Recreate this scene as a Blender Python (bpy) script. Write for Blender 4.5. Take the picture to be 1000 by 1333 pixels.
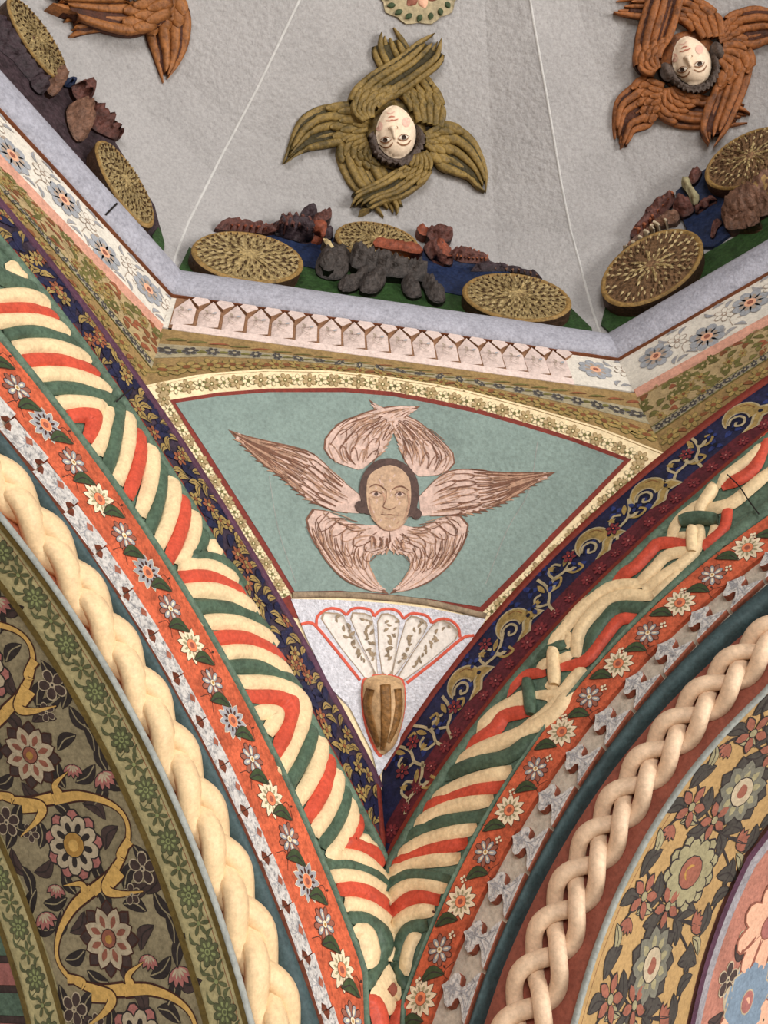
# Painted corner of a vaulted porch: two decorated arches, a pendentive between them,
# an octagonal cornice and the base of an umbrella dome with carved cherubim.
import bpy, math, random
from mathutils import Vector, Matrix
from mathutils.bvhtree import BVHTree
from mathutils.geometry import delaunay_2d_cdt

for o in list(bpy.data.objects): bpy.data.objects.remove(o, do_unlink=True)
scene = bpy.context.scene
COL = scene.collection
rnd = random.Random(7)

# ------------------------------------------------------------------ camera
K = 2.0                                  # metres per half bay (octagon apothem = 2 m)
Z0 = 1.6 + 1.4922 * K                    # height of the octagonal cornice above the floor
def P3(x, y, z): return Vector((K*x, K*y, K*z + Z0))
CAM = P3(-0.2504, 0.2682, -1.4922)
FPX = 1149.79
yaw, pit, rol = 0.248, 0.8796, -0.0837
cy_, sy_, cp_, sp_ = math.cos(yaw), math.sin(yaw), math.cos(pit), math.sin(pit)
FWD = Vector((sy_*cp_, cy_*cp_, sp_)); r0 = Vector((cy_, -sy_, 0)); u0 = r0.cross(FWD)
RGT = r0*math.cos(rol) + u0*math.sin(rol); UPV = -r0*math.sin(rol) + u0*math.cos(rol)
cam_d = bpy.data.cameras.new('camera'); cam = bpy.data.objects.new('camera', cam_d); COL.objects.link(cam)
cam_d.sensor_fit = 'HORIZONTAL'; cam_d.sensor_width = 36; cam_d.lens = 36*FPX/1000; cam_d.clip_start = 0.02
cam.matrix_world = Matrix(((RGT.x, UPV.x, -FWD.x, CAM.x), (RGT.y, UPV.y, -FWD.y, CAM.y), (RGT.z, UPV.z, -FWD.z, CAM.z), (0, 0, 0, 1)))
scene.camera = cam

# ------------------------------------------------------------------ world and light
w = bpy.data.worlds.new('World'); scene.world = w; w.use_nodes = True
bg = w.node_tree.nodes['Background']; bg.inputs[0].default_value = (0.97, 0.985, 1.0, 1); bg.inputs[1].default_value = 0.50
def area(name, loc, target, size, power, col):
    l = bpy.data.lights.new(name, 'AREA'); l.shape = 'RECTANGLE'; l.size, l.size_y = size; l.energy = power; l.color = col
    o = bpy.data.objects.new(name, l); COL.objects.link(o); o.location = loc
    o.rotation_euler = (Vector(target)-Vector(loc)).to_track_quat('-Z', 'Y').to_euler(); return o
area('daylight_right_archway', (4.2, -1.6, 1.7), (-0.6, 2.0, 4.4), (2.6, 2.6), 380, (1.0, 0.98, 0.95))
area('daylight_front_archway', (-1.2, -4.6, 1.7), (0.2, 2.0, 4.6), (2.6, 2.6), 270, (1.0, 0.98, 0.96))
vs = scene.view_settings; vs.view_transform = 'Standard'; vs.look = 'None'; vs.exposure = 0.0; vs.gamma = 1.0; vs.use_curve_mapping = False

# ------------------------------------------------------------------ materials
def lin(c): return tuple(((x/255)/12.92 if x/255 <= 0.04045 else ((x/255+0.055)/1.055)**2.4) for x in c)
MATS = {}
def mat(name, rgb, rough=0.75, var=0.16, scale=9.0, bump=0.15, bscale=60.0, rgb2=None, mix=0.5, spec=0.25):
    if name in MATS: return MATS[name]
    m = bpy.data.materials.new(name); m.use_nodes = True; nt = m.node_tree; b = nt.nodes['Principled BSDF']
    b.inputs['Roughness'].default_value = rough; b.inputs['Specular IOR Level'].default_value = spec
    geo = nt.nodes.new('ShaderNodeNewGeometry')
    n1 = nt.nodes.new('ShaderNodeTexNoise'); n1.inputs['Scale'].default_value = scale; n1.inputs['Detail'].default_value = 6; n1.inputs['Roughness'].default_value = 0.65
    nt.links.new(geo.outputs['Position'], n1.inputs['Vector'])
    rp = nt.nodes.new('ShaderNodeValToRGB'); c = lin(rgb)
    c2 = lin(rgb2) if rgb2 else tuple(min(1, x*(1-2.2*var)) for x in c)
    hi = tuple(min(1, x*(1+var)) for x in c)
    rp.color_ramp.elements[0].position = 0.5-0.22*mix/0.5; rp.color_ramp.elements[0].color = (*c2, 1)
    rp.color_ramp.elements[1].position = 0.66; rp.color_ramp.elements[1].color = (*hi, 1)
    e = rp.color_ramp.elements.new(0.5); e.color = (*c, 1)
    nt.links.new(n1.outputs['Fac'], rp.inputs['Fac'])
    n3 = nt.nodes.new('ShaderNodeTexNoise'); n3.inputs['Scale'].default_value = 85; n3.inputs['Detail'].default_value = 4; n3.inputs['Roughness'].default_value = 0.7
    nt.links.new(geo.outputs['Position'], n3.inputs['Vector'])
    mr = nt.nodes.new('ShaderNodeMapRange'); mr.inputs[1].default_value = 0.32; mr.inputs[2].default_value = 0.62; k_ = min(.5, 1.8*var+.10); mr.inputs[3].default_value = 1-k_; mr.inputs[4].default_value = 1+.18*k_
    nt.links.new(n3.outputs['Fac'], mr.inputs[0])
    mx = nt.nodes.new('ShaderNodeMix'); mx.data_type = 'RGBA'; mx.blend_type = 'MULTIPLY'; mx.inputs[0].default_value = 1.0
    nt.links.new(rp.outputs['Color'], mx.inputs[6]); nt.links.new(mr.outputs[0], mx.inputs[7]); nt.links.new(mx.outputs[2], b.inputs['Base Color'])
    if bump:
        n2 = nt.nodes.new('ShaderNodeTexNoise'); n2.inputs['Scale'].default_value = bscale; n2.inputs['Detail'].default_value = 5
        nt.links.new(geo.outputs['Position'], n2.inputs['Vector'])
        bp = nt.nodes.new('ShaderNodeBump'); bp.inputs['Strength'].default_value = bump; bp.inputs['Distance'].default_value = 0.02
        nt.links.new(n2.outputs['Fac'], bp.inputs['Height']); nt.links.new(bp.outputs['Normal'], b.inputs['Normal'])
    MATS[name] = m; return m
M_dome = mat('dome_plaster', (168, 164, 162), 0.85, 0.05, 3.0, 0.55, 38)
M_rib = mat('dome_rib_white', (200, 197, 193), 0.8, 0.05)
M_pipe = mat('grey_lilac_stone', (166, 165, 175), 0.6, 0.10, 22, 0.25, 90)
M_fascia = mat('fascia_white', (222, 214, 200), 0.7, 0.06)
M_niche = mat('niche_pink_cream', (222, 200, 190), 0.7, 0.07, 14, 0.2)
M_nline = mat('niche_line_brown', (150, 112, 84), 0.7, 0.1)
M_dkred = mat('dark_red_line', (122, 46, 34), 0.65, 0.12)
M_joint = mat('brown_joint', (110, 62, 36), 0.7, 0.15)  # brown joint line between fascia and round moulding
M_pink = mat('pink_fillet', (206, 152, 130), 0.7, 0.1, 25)
M_gold = mat('ochre_frieze', (150, 122, 78), 0.65, 0.14, 20, 0.15)
M_gold2 = mat('pale_ochre_frieze', (172, 149, 108), 0.65, 0.12, 20, 0.15)
M_goldg = mat('grey_ochre_line', (160, 148, 120), 0.65, 0.12, 20, 0.1)
M_cream = mat('cream_border', (234, 212, 170), 0.7, 0.06, 14)
M_teal = mat('sage_field', (130, 147, 140), 0.75, 0.07, 5, 0.3, 45)
M_sline = mat('ledge_taupe', (150, 130, 106), 0.75, 0.15, 30)
M_white = mat('lilac_white_plaster', (214, 212, 218), 0.75, 0.10, 60, 0.5, 120)
M_fan = mat('fan_cream', (226, 216, 206), 0.7, 0.05)
M_fanline = mat('fan_line', (160, 140, 118), 0.7, 0.08)
M_coral = mat('coral_line', (208, 88, 66), 0.6, 0.10)
M_bulb = mat('bulb_brown', (138, 98, 54), 0.55, 0.22, 40, 0.3)
M_bulbc = mat('bulb_cap', (196, 160, 118), 0.55, 0.12, 40, 0.2)
M_navy = mat('navy_ground', (34, 36, 66), 0.55, 0.25, 16)
M_navy2 = mat('deep_navy', (22, 22, 44), 0.55, 0.25, 16)
M_blue = mat('bright_blue', (44, 56, 110), 0.55, 0.2, 16)
M_maroon = mat('maroon_ground', (92, 34, 42), 0.55, 0.2, 16)
M_mar2 = mat('crimson_flower', (122, 46, 50), 0.55, 0.15, 16)
M_plum = mat('plum_line', (86, 52, 70), 0.6, 0.15)
M_gilt = mat('gilt_leaf', (158, 132, 78), 0.45, 0.16, 25)
M_gilte = mat('gilt_edge', (176, 160, 126), 0.5, 0.12, 25)
M_gpurp = mat('dusky_ground', (60, 48, 62), 0.6, 0.3, 18)
M_green = mat('moss_green', (92, 112, 94), 0.6, 0.16, 14, 0.25)
M_sgreen = mat('rope_green', (78, 98, 80), 0.5, 0.16, 14, 0.2)
M_scream = mat('rope_cream', (230, 202, 158), 0.5, 0.06, 14, 0.2)
M_sred = mat('rope_red', (200, 80, 58), 0.5, 0.10, 14, 0.2)
M_orange = mat('vermilion_ground', (200, 96, 64), 0.55, 0.2, 12, 0.15)
M_owht = mat('petal_ivory', (232, 212, 180), 0.6, 0.08)
M_ogry = mat('petal_grey', (158, 156, 158), 0.6, 0.10)
M_ocore = mat('flower_core_coral', (222, 128, 88), 0.6, 0.08)
M_oleaf = mat('leaf_dark_green', (62, 76, 48), 0.6, 0.15)
M_ink = mat('ink_brown', (74, 44, 36), 0.6, 0.1)
M_carv = mat('carved_white', (200, 194, 188), 0.7, 0.10, 90, 0.3, 140, rgb2=(120, 118, 120), mix=0.35)
M_carvb = mat('carved_ground', (196, 184, 166), 0.75, 0.10, 18, 0.3)
M_carvs = mat('carved_side_red', (160, 92, 70), 0.7, 0.14, 22)
M_fillet = mat('fillet_teal', (62, 80, 82), 0.6, 0.14, 14)
M_braidL = mat('braid_cream', (228, 196, 152), 0.5, 0.05, 6, 0.12, 40)
M_braidR = mat('braid_peach', (228, 196, 164), 0.5, 0.06, 6, 0.12, 40)
M_ground = mat('brick_red_ground', (154, 86, 68), 0.65, 0.10, 12, 0.15)
M_groundL = mat('salmon_ground', (206, 128, 96), 0.65, 0.10, 12, 0.15)
M_bead = mat('bead_grey', (150, 152, 146), 0.65, 0.1)
M_olive = mat('olive_border', (194, 180, 132), 0.65, 0.10, 14, 0.12)
M_oliveR = mat('olive_rule', (112, 92, 46), 0.6, 0.14, 14)
M_olf = mat('olive_flower', (102, 104, 72), 0.65, 0.12)
M_olfc = mat('olive_flower_light', (150, 156, 104), 0.65, 0.1)
M_dark = mat('taupe_ground', (152, 138, 108), 0.65, 0.14, 12, 0.12)
M_leafk = mat('leaf_black', (54, 46, 44), 0.65, 0.12)
M_leafk2 = mat('leaf_plum', (76, 60, 56), 0.65, 0.12)
M_scroll = mat('scroll_gold', (218, 174, 100), 0.55, 0.08)
M_pbeige = mat('petal_beige', (190, 172, 144), 0.65, 0.08)
M_prose = mat('petal_rose', (176, 112, 104), 0.65, 0.10)
M_pgold = mat('petal_gold', (180, 136, 70), 0.65, 0.10)
M_sgold = mat('soffit_gold', (180, 145, 96), 0.65, 0.08, 8, 0.12)
M_pslate = mat('petal_slate', (72, 66, 60), 0.65, 0.12)
M_pslate2 = mat('petal_slate_pale', (118, 114, 100), 0.65, 0.12)
M_psage = mat('petal_sage', (156, 146, 112), 0.65, 0.10)
M_pbrick = mat('petal_brick', (150, 92, 74), 0.65, 0.10)
M_strip = mat('strip_grey', (158, 152, 156), 0.65, 0.14, 18)
M_rosy = mat('panel_rosy', (182, 122, 104), 0.65, 0.12, 10, 0.12)
M_psky = mat('petal_sky', (128, 146, 164), 0.65, 0.08)
M_ppch = mat('petal_peach', (232, 180, 150), 0.65, 0.06)
M_fgrey = mat('fascia_petal_grey', (160, 162, 166), 0.65, 0.10)
M_ftan = mat('fascia_line_tan', (168, 150, 134), 0.65, 0.08)
M_forg = mat('fascia_core', (228, 172, 138), 0.65, 0.08)
M_lbrown = mat('frieze_leaf_brown', (128, 80, 48), 0.65, 0.15)
M_lgreen = mat('frieze_leaf_green', (110, 104, 56), 0.65, 0.15)
M_lrust = mat('frieze_leaf_rust', (144, 84, 56), 0.65, 0.15)
M_spink = mat('seraph_pink', (208, 178, 164), 0.7, 0.10, 40, 0.2, 80)
M_sbrown = mat('seraph_brown', (122, 84, 66), 0.7, 0.16, 40, 0.2, 80)
M_stan = mat('seraph_tan', (176, 138, 114), 0.7, 0.14, 40, 0.2, 80)
M_sface = mat('seraph_face', (190, 158, 130), 0.7, 0.10, 30, 0.2, 80)
M_shair = mat('seraph_hair', (86, 66, 60), 0.7, 0.14, 40)
M_wool = mat('carved_olive', (134, 110, 60), 0.5, 0.30, 12, 0.18, 60, rgb2=(62, 54, 26), mix=0.5)
M_woolk = mat('carved_olive_groove_shade', (66, 56, 26), 0.55, 0.2, 16, 0.4, 60)  # darkened wood colour, shade painted into the gaps between feathers
M_wrus = mat('carved_rust', (150, 92, 50), 0.5, 0.2, 16, 0.18, 60, rgb2=(92, 54, 30), mix=0.45)
M_wrusk = mat('carved_rust_groove_shade', (78, 40, 22), 0.55, 0.2, 16, 0.4, 60)  # same painted groove shade for the rust and amber wings
M_wumb = mat('carved_amber', (150, 96, 52), 0.5, 0.2, 16, 0.18, 60, rgb2=(104, 56, 24), mix=0.45)
M_skin = mat('painted_skin', (240, 216, 188), 0.45, 0.03, 8, 0.04)
M_cheek = mat('painted_cheek', (234, 188, 168), 0.5, 0.05, 8, 0)
M_eyew = mat('eye_white', (226, 214, 196), 0.4, 0.03, 8, 0)
M_eyek = mat('eye_dark', (64, 48, 40), 0.4, 0.05, 8, 0)
M_brow = mat('brow_brown', (142, 100, 70), 0.5, 0.05, 8, 0)
M_lip = mat('lip_line', (190, 120, 96), 0.5, 0.05, 8, 0)
M_hair = mat('carved_hair', (92, 78, 70), 0.55, 0.2, 40, 0.4, 90)
M_straw = mat('wheel_straw', (176, 152, 104), 0.65, 0.22, 50, 0.6, 110, rgb2=(104, 78, 46), mix=0.45)
M_strawr = mat('roundel_umber', (132, 100, 70), 0.65, 0.22, 50, 0.6, 110, rgb2=(84, 58, 38), mix=0.45)
M_strawk = mat('wheel_slit', (88, 66, 44), 0.7, 0.2)
M_strawl = mat('wheel_light', (194, 172, 126), 0.6, 0.12, 40)
M_rim = mat('wheel_rim', (74, 52, 38), 0.65, 0.2, 30, 0.4)
M_rimg = mat('wheel_rim_gold', (150, 118, 68), 0.55, 0.2, 30, 0.3)
M_grass = mat('relief_green', (46, 72, 36), 0.55, 0.2, 18, 0.3)
M_sea = mat('relief_blue', (30, 42, 72), 0.55, 0.25, 12, 0.3)
M_beast = mat('beast_charcoal', (74, 66, 62), 0.55, 0.25, 30, 0.6, 60)
M_bird = mat('bird_russet', (100, 62, 54), 0.55, 0.25, 30, 0.5, 60)
M_birdo = mat('bird_orange', (140, 74, 52), 0.55, 0.2, 30, 0.3)
M_birdd = mat('bird_dark', (64, 50, 54), 0.55, 0.25, 30, 0.5, 60)
M_lion = mat('lion_brown', (122, 88, 70), 0.55, 0.22, 30, 0.5, 60)
M_wall = mat('wall_plaster', (186, 170, 146), 0.8, 0.1)
M_floor = mat('stone_floor', (168, 158, 144), 0.6, 0.12, 3, 0.1)
M_crack = mat('crack_black', (34, 28, 26), 0.9, 0.1)

# ------------------------------------------------------------------ mesh helpers
class MB:
    def __init__(s): s.v = []; s.f = []; s.m = []; s.mats = []; s.sm = []
    def add(s, vs, fs, m, smooth=False):
        b = len(s.v); s.v += [Vector(v) for v in vs]
        if m not in s.mats: s.mats.append(m)
        k = s.mats.index(m)
        for f in fs: s.f.append([i+b for i in f]); s.m.append(k); s.sm.append(smooth)
        return s
    def mesh(s, name, origin=None):
        me = bpy.data.meshes.new(name); o = origin or Vector()
        me.from_pydata([tuple(v-o) for v in s.v], [], s.f)
        for m in s.mats: me.materials.append(m)
        me.polygons.foreach_set('material_index', s.m); me.polygons.foreach_set('use_smooth', s.sm); me.update()
        return me
    def build(s, name, parent=None):
        c = sum(s.v, Vector())/max(1, len(s.v))
        o = bpy.data.objects.new(name, s.mesh(name, c)); COL.objects.link(o)
        o.location = c
        if parent: adopt(o, parent)
        return o
WORLD = {}
def adopt(o, parent):
    o.parent = parent; o.matrix_parent_inverse = WORLD[parent.name].inverted() if parent.name in WORLD else (parent_world(parent)).inverted()
def parent_world(p):
    m = p.matrix_basis.copy()
    if p.parent: m = parent_world(p.parent) @ p.matrix_parent_inverse @ m
    return m
def tag(o, label, cat, group=None, kind=None):
    o['label'] = label; o['category'] = cat
    if group: o['group'] = group
    if kind: o['kind'] = kind
    return o
def thing(name, label, cat, loc, group=None, kind=None):
    o = bpy.data.objects.new(name, None); COL.objects.link(o); o.location = loc; o.empty_display_size = 0.1
    return tag(o, label, cat, group, kind)
def put(me, name, M, parent):
    o = bpy.data.objects.new(name, me); COL.objects.link(o); adopt(o, parent); o.matrix_basis = M; return o

def ray(px): return (FWD + RGT*((px[0]-500)/FPX) - UPV*((px[1]-666.5)/FPX)).normalized()
class Surf:
    """A surface of the building; points surveyed in the photograph are taken onto it along their line of sight."""
    def __init__(s, v, f): s.b = BVHTree.FromPolygons([tuple(x) for x in v], f)
    def cast(s, px, h=0.0):
        d = ray(px); l, n, i, q = s.b.ray_cast(CAM, d)
        if l is None:
            best = None
            for t in (3.0, 3.4, 3.8, 4.2, 4.6, 5.0):
                r = s.b.find_nearest(CAM+d*t)
                if best is None or r[3] < best[3]: best = r
            l, n = best[0], best[1]
        if n.dot(d) > 0: n = -n
        if h:
            l2, n2, i, q = s.b.ray_cast(CAM-n*h, d)
            l = (l2 if l2 is not None else l) + n*h
        return l, n
def cat_rom(pts, n=6):
    p = [Vector((a[0], a[1])) for a in pts]
    if len(p) < 3: 
        return [p[0].lerp(p[-1], i/max(2, n)) for i in range(max(2, n)+1)]
    out = []
    for i in range(len(p)-1):
        a = p[i-1] if i else p[0]*2-p[1]; b = p[i]; c = p[i+1]; d = p[i+2] if i+2 < len(p) else p[-1]*2-p[-2]
        for k in range(n):
            t = k/n
            out.append(0.5*((2*b)+(c-a)*t+(2*a-5*b+4*c-d)*t*t+(3*b-a-3*c+d)*t**3))
    out.append(p[-1]); return out
def resample(pts, n):
    p = cat_rom(pts, 6); L = [0]
    for a, b in zip(p, p[1:]): L.append(L[-1]+(b-a).length)
    out = []; j = 0
    for i in range(n):
        t = L[-1]*i/(n-1)
        while j < len(L)-2 and L[j+1] < t: j += 1
        q = (t-L[j])/max(1e-9, L[j+1]-L[j]); out.append(p[j].lerp(p[j+1], q))
    return out
def ribbon(mb, pts, width, surf, m, bulge=0.5, h0=0.0, seg=6, n=4, taper=None, smooth=True, hs=None, raw=False, soft=False):
    """half-round moulding strand (or a flat painted stroke when bulge = 0) along a surveyed centre line"""
    c = [Vector(x) for x in pts] if raw else cat_rom(pts, n); N = len(c); V = []; F = []
    if bulge == 0: seg = 1
    for i, q in enumerate(c):
        t = (c[min(i+1, N-1)]-c[max(i-1, 0)]); t = t.normalized() if t.length > 1e-9 else Vector((1, 0)); e = Vector((-t.y, t.x))
        wd = (width if not hasattr(width, '__len__') else width[0]+(width[-1]-width[0])*i/(N-1))
        if taper: wd *= taper(i/(N-1))
        a, na = surf.cast(q-e*wd/2); b, nb = surf.cast(q+e*wd/2); hw = (b-a).length/2
        hh = h0 if hs is None else h0+hs(i/(N-1))
        bg_ = bulge*(math.sqrt(min(1, .06+5*min(i/(N-1), 1-i/(N-1)))) if soft else 1)
        row = []
        if bulge and hh > 0.001: row.append(a.copy())
        for k in range(seg+1):
            u = k/seg; nn = na.lerp(nb, u).normalized()
            row.append(a.lerp(b, u)+nn*(hh+(bg_*hw*math.sqrt(max(0, 1-(2*u-1)**2)) if bulge else 0)))
        if bulge and hh > 0.001: row.append(b.copy())
        V += row; W_ = len(row)
    for i in range(N-1):
        for k in range(W_-1): F.append((i*W_+k, i*W_+k+1, (i+1)*W_+k+1, (i+1)*W_+k))
    if bulge: F.append(tuple(range(W_))); F.append(tuple(range((N-1)*W_, N*W_))[::-1])
    mb.add(V, F, m, smooth and bulge > 0); return mb
def pip(q, poly):
    x, y = q; ins = False; j = len(poly)-1
    for i in range(len(poly)):
        xi, yi = poly[i]; xj, yj = poly[j]
        if (yi > y) != (yj > y) and x < (xj-xi)*(y-yi)/(yj-yi)+xi: ins = not ins
        j = i
    return ins
def dist_edge(q, poly):
    best = 1e9; q = Vector(q)
    for i in range(len(poly)):
        a = Vector(poly[i]); b = Vector(poly[(i+1) % len(poly)]); ab = b-a
        t = max(0, min(1, (q-a).dot(ab)/max(1e-9, ab.length_squared))); best = min(best, (a+ab*t-q).length)
    return best
def smooth_poly(poly, n=3):
    p = [Vector(a) for a in poly]; N = len(p); out = []
    for i in range(N):
        a, b, c, d = p[i-1], p[i], p[(i+1) % N], p[(i+2) % N]
        for k in range(n):
            t = k/n; out.append(0.5*((2*b)+(c-a)*t+(2*a-5*b+4*c-d)*t*t+(3*b-a-3*c+d)*t**3))
    return [(v.x, v.y) for v in out]
def blob(mb, poly, surf, m, H=0.03, D=None, h0=0.0, grid=6.0, sm=True, n=3, noise=0.0, ret=False):
    """relief lump (H > 0) or flat painted patch (H = 0) with a surveyed outline"""
    poly = smooth_poly(poly, n) if n > 1 else [tuple(a) for a in poly]
    xs = [a[0] for a in poly]; ys = [a[1] for a in poly]; pts = [Vector(a) for a in poly]; N = len(pts)
    y = min(ys)+grid/2; r = 0
    while y < max(ys):
        x = min(xs)+grid*(0.25 if r % 2 else 0.75)
        while x < max(xs):
            if pip((x, y), poly) and dist_edge((x, y), poly) > grid*0.4: pts.append(Vector((x, y)))
            x += grid
        y += grid; r += 1
    v2, e2, f2, *_ = delaunay_2d_cdt(pts, [(i, (i+1) % N) for i in range(N)], [], 1, 1e-4)
    if D is None: D = max([dist_edge(a, poly) for a in v2[N:]] or [1])
    V = []
    for i, a in enumerate(v2):
        d = dist_edge(a, poly) if i >= N else 0.0
        q = min(1, d/D); h = H*math.sqrt(max(0, 1-(1-q)**2))
        if noise and d > 0: h *= 1+noise*rnd.uniform(-1, 1)
        l, nn = surf.cast(a); V.append(l+nn*(h0+h))
    F = [tuple(f) for f in f2]
    if h0 > 0.004:                                  # side walls down to the surface
        b = len(V); V += [surf.cast(poly[i])[0] for i in range(N)]
        F += [(i, (i+1) % N, b+(i+1) % N, b+i) for i in range(N)]
    mb.add(V, F, m, sm and H > 0)
    return Surf(V, F) if ret else mb
def ell(cx, cy, rx, ry, tilt=0, n=28):
    t = math.radians(tilt); c, s = math.cos(t), math.sin(t)
    return [(cx+rx*math.cos(a)*c-ry*math.sin(a)*s, cy+rx*math.cos(a)*s+ry*math.sin(a)*c) for a in (2*math.pi*i/n for i in range(n))]
def cr(pts, ox, oy, sc): return [(ox+a[0]/sc, oy+a[1]/sc) for a in pts]

# ------------------------------------------------------------------ geometry of the bay
aw, az = 0.9982, -1.6256             # half width of the bay, height of the arch centres (in half bays)
S2 = math.sqrt(0.5)
def W(side, u, z, off=0.0):          # point on a wall: u from the corner, z height, off metres into the room
    p = P3(side*S2*u, aw*math.sqrt(2)-S2*u, z); return p + WN(side)*off
def WN(side): return Vector((-side*S2, -S2, 0))
RT = {
(-1,'blue_out'): [(4.8,1.3705), (11.9,1.3526), (18.9,1.3363), (25.9,1.3241), (33.0,1.3187), (40.0,1.3226), (47.0,1.3384)],
(-1,'rope_out'): [(6.5,1.3014), (14.0,1.2823), (21.6,1.2611), (29.2,1.2437), (36.8,1.2362), (44.3,1.2445), (51.9,1.2745)],
(-1,'rope_in'): [(10.1,1.1417), (17.9,1.1280), (25.7,1.1184), (33.5,1.1128), (41.3,1.1114), (49.1,1.1140), (56.9,1.1207)],
(-1,'or_out'): [(10.6,1.1231), (18.3,1.1112), (26.0,1.1031), (33.7,1.0987), (41.4,1.0981), (49.1,1.1013), (56.8,1.1082)],
(-1,'or_in'): [(13.1,1.0453), (20.7,1.0277), (28.2,1.0157), (35.8,1.0096), (43.3,1.0092), (50.9,1.0146), (58.5,1.0258)],
(-1,'wh_in'): [(14.3,1.0046), (21.6,0.9924), (28.9,0.9846), (36.2,0.9812), (43.5,0.9822), (50.8,0.9876), (58.1,0.9974)],
(-1,'br_out'): [(15.3,0.9863), (22.4,0.9783), (29.4,0.9722), (36.5,0.9682), (43.5,0.9661), (50.6,0.9661), (57.7,0.9681)],
(-1,'br_in'): [(17.6,0.9313), (24.0,0.9239), (30.4,0.9170), (36.8,0.9107), (43.2,0.9049), (49.6,0.8997), (56.0,0.8950)],
(-1,'edge'): [(18.5,0.9138), (24.8,0.9101), (31.0,0.9061), (37.3,0.9020), (43.5,0.8975), (49.8,0.8929), (56.0,0.8880)],
(1,'blue_out'): [(9.6,1.3387), (15.9,1.3375), (22.2,1.3409), (28.5,1.3471), (34.8,1.3542), (41.1,1.3603), (47.5,1.3635)],
(1,'rope_out'): [(12.5,1.2370), (19.1,1.2263), (25.7,1.2262), (32.3,1.2334), (38.8,1.2447), (45.4,1.2570), (52.0,1.2668)],
(1,'rope_in'): [(16.0,1.1358), (21.3,1.1334), (26.7,1.1329), (32.1,1.1343), (37.4,1.1376), (42.8,1.1427), (48.2,1.1497)],
(1,'or_out'): [(17.2,1.1032), (24.3,1.1155), (31.4,1.1257), (38.5,1.1337), (45.6,1.1395), (52.7,1.1431), (59.8,1.1445)],
(1,'or_in'): [(19.3,1.0553), (26.0,1.0653), (32.7,1.0744), (39.4,1.0826), (46.2,1.0900), (52.9,1.0965), (59.6,1.1021)],
(1,'wh_in'): [(21.5,1.0204), (27.1,1.0264), (32.8,1.0319), (38.4,1.0369), (44.1,1.0414), (49.7,1.0453), (55.3,1.0487)],
(1,'br_out'): [(22.6,0.9939), (28.1,1.0045), (33.5,1.0139), (38.9,1.0221), (44.4,1.0292), (49.8,1.0351), (55.2,1.0398)],
(1,'pl_out'): [(23.8,0.9894), (29.5,0.9975), (35.1,1.0046), (40.7,1.0106), (46.4,1.0155), (52.0,1.0194), (57.6,1.0223)],
(1,'br_in'): [(29.7,0.9347), (34.1,0.9413), (38.5,0.9462), (42.9,0.9491), (47.3,0.9503), (51.7,0.9496), (56.1,0.9470)],
(1,'edge'): [(29.1,0.9118), (33.7,0.9187), (38.2,0.9236), (42.8,0.9264), (47.4,0.9273), (51.9,0.9261), (56.5,0.9229)],
}
RT[(-1,'pl_out')] = RT[(-1,'br_out')]
def RR(side, k, th):
    r = RR0(side, k, th)
    if k in ('or_out', 'rope_in') and th > 50:          # below the knot the rope runs straight down the pier
        r = min(r, (aw-{-1: .071, 1: .017}[side]+(.012 if k == 'rope_in' else 0))/math.sin(math.radians(th)))
    return r
def RR0(side, k, th):
    t = RT[(side, k)]
    if th <= t[0][0]: return t[0][1]
    if th >= t[-1][0]: return t[-1][1]
    for (a, ra), (b, rb) in zip(t, t[1:]):
        if th <= b: return ra+(rb-ra)*(th-a)/(b-a)
def AP(side, th, r, off=0.0):
    a = math.radians(th); return W(side, aw-r*math.sin(a), az+r*math.cos(a), off)
def rcorner(th): return (aw+0.003)/math.sin(math.radians(th)) if th > 5 else 9
TH0, TH1 = -30, 70
def frange(a, b, d):
    n = max(1, int(round((b-a)/d))); return [a+(b-a)*i/n for i in range(n+1)]

def quad_surf(pts): return Surf(pts, [(0, 1, 2, 3)])
SW = {s: quad_surf([W(s, -0.6, -2.2), W(s, 2.2, -2.2), W(s, 2.2, 1.0), W(s, -0.6, 1.0)]) for s in (-1, 1)}
SCOR = Surf([W(-1, 0, -2.2), W(-1, 2.2, -2.2), W(-1, 2.2, 1.0), W(-1, 0, 1.0), W(1, 0, -2.2), W(1, 2.2, -2.2), W(1, 2.2, 1.0), W(1, 0, 1.0)], [(0, 1, 2, 3), (4, 5, 6, 7)])
SCEN = quad_surf([P3(-1, 1, -1), P3(1, 1, -1), P3(1, 1, 1), P3(-1, 1, 1)])
T8 = math.tan(math.pi/8)
VERT = {-2: (-1, T8), -1: (-T8, 1), 1: (T8, 1), 2: (1, T8)}      # octagon corners in plan

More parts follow.
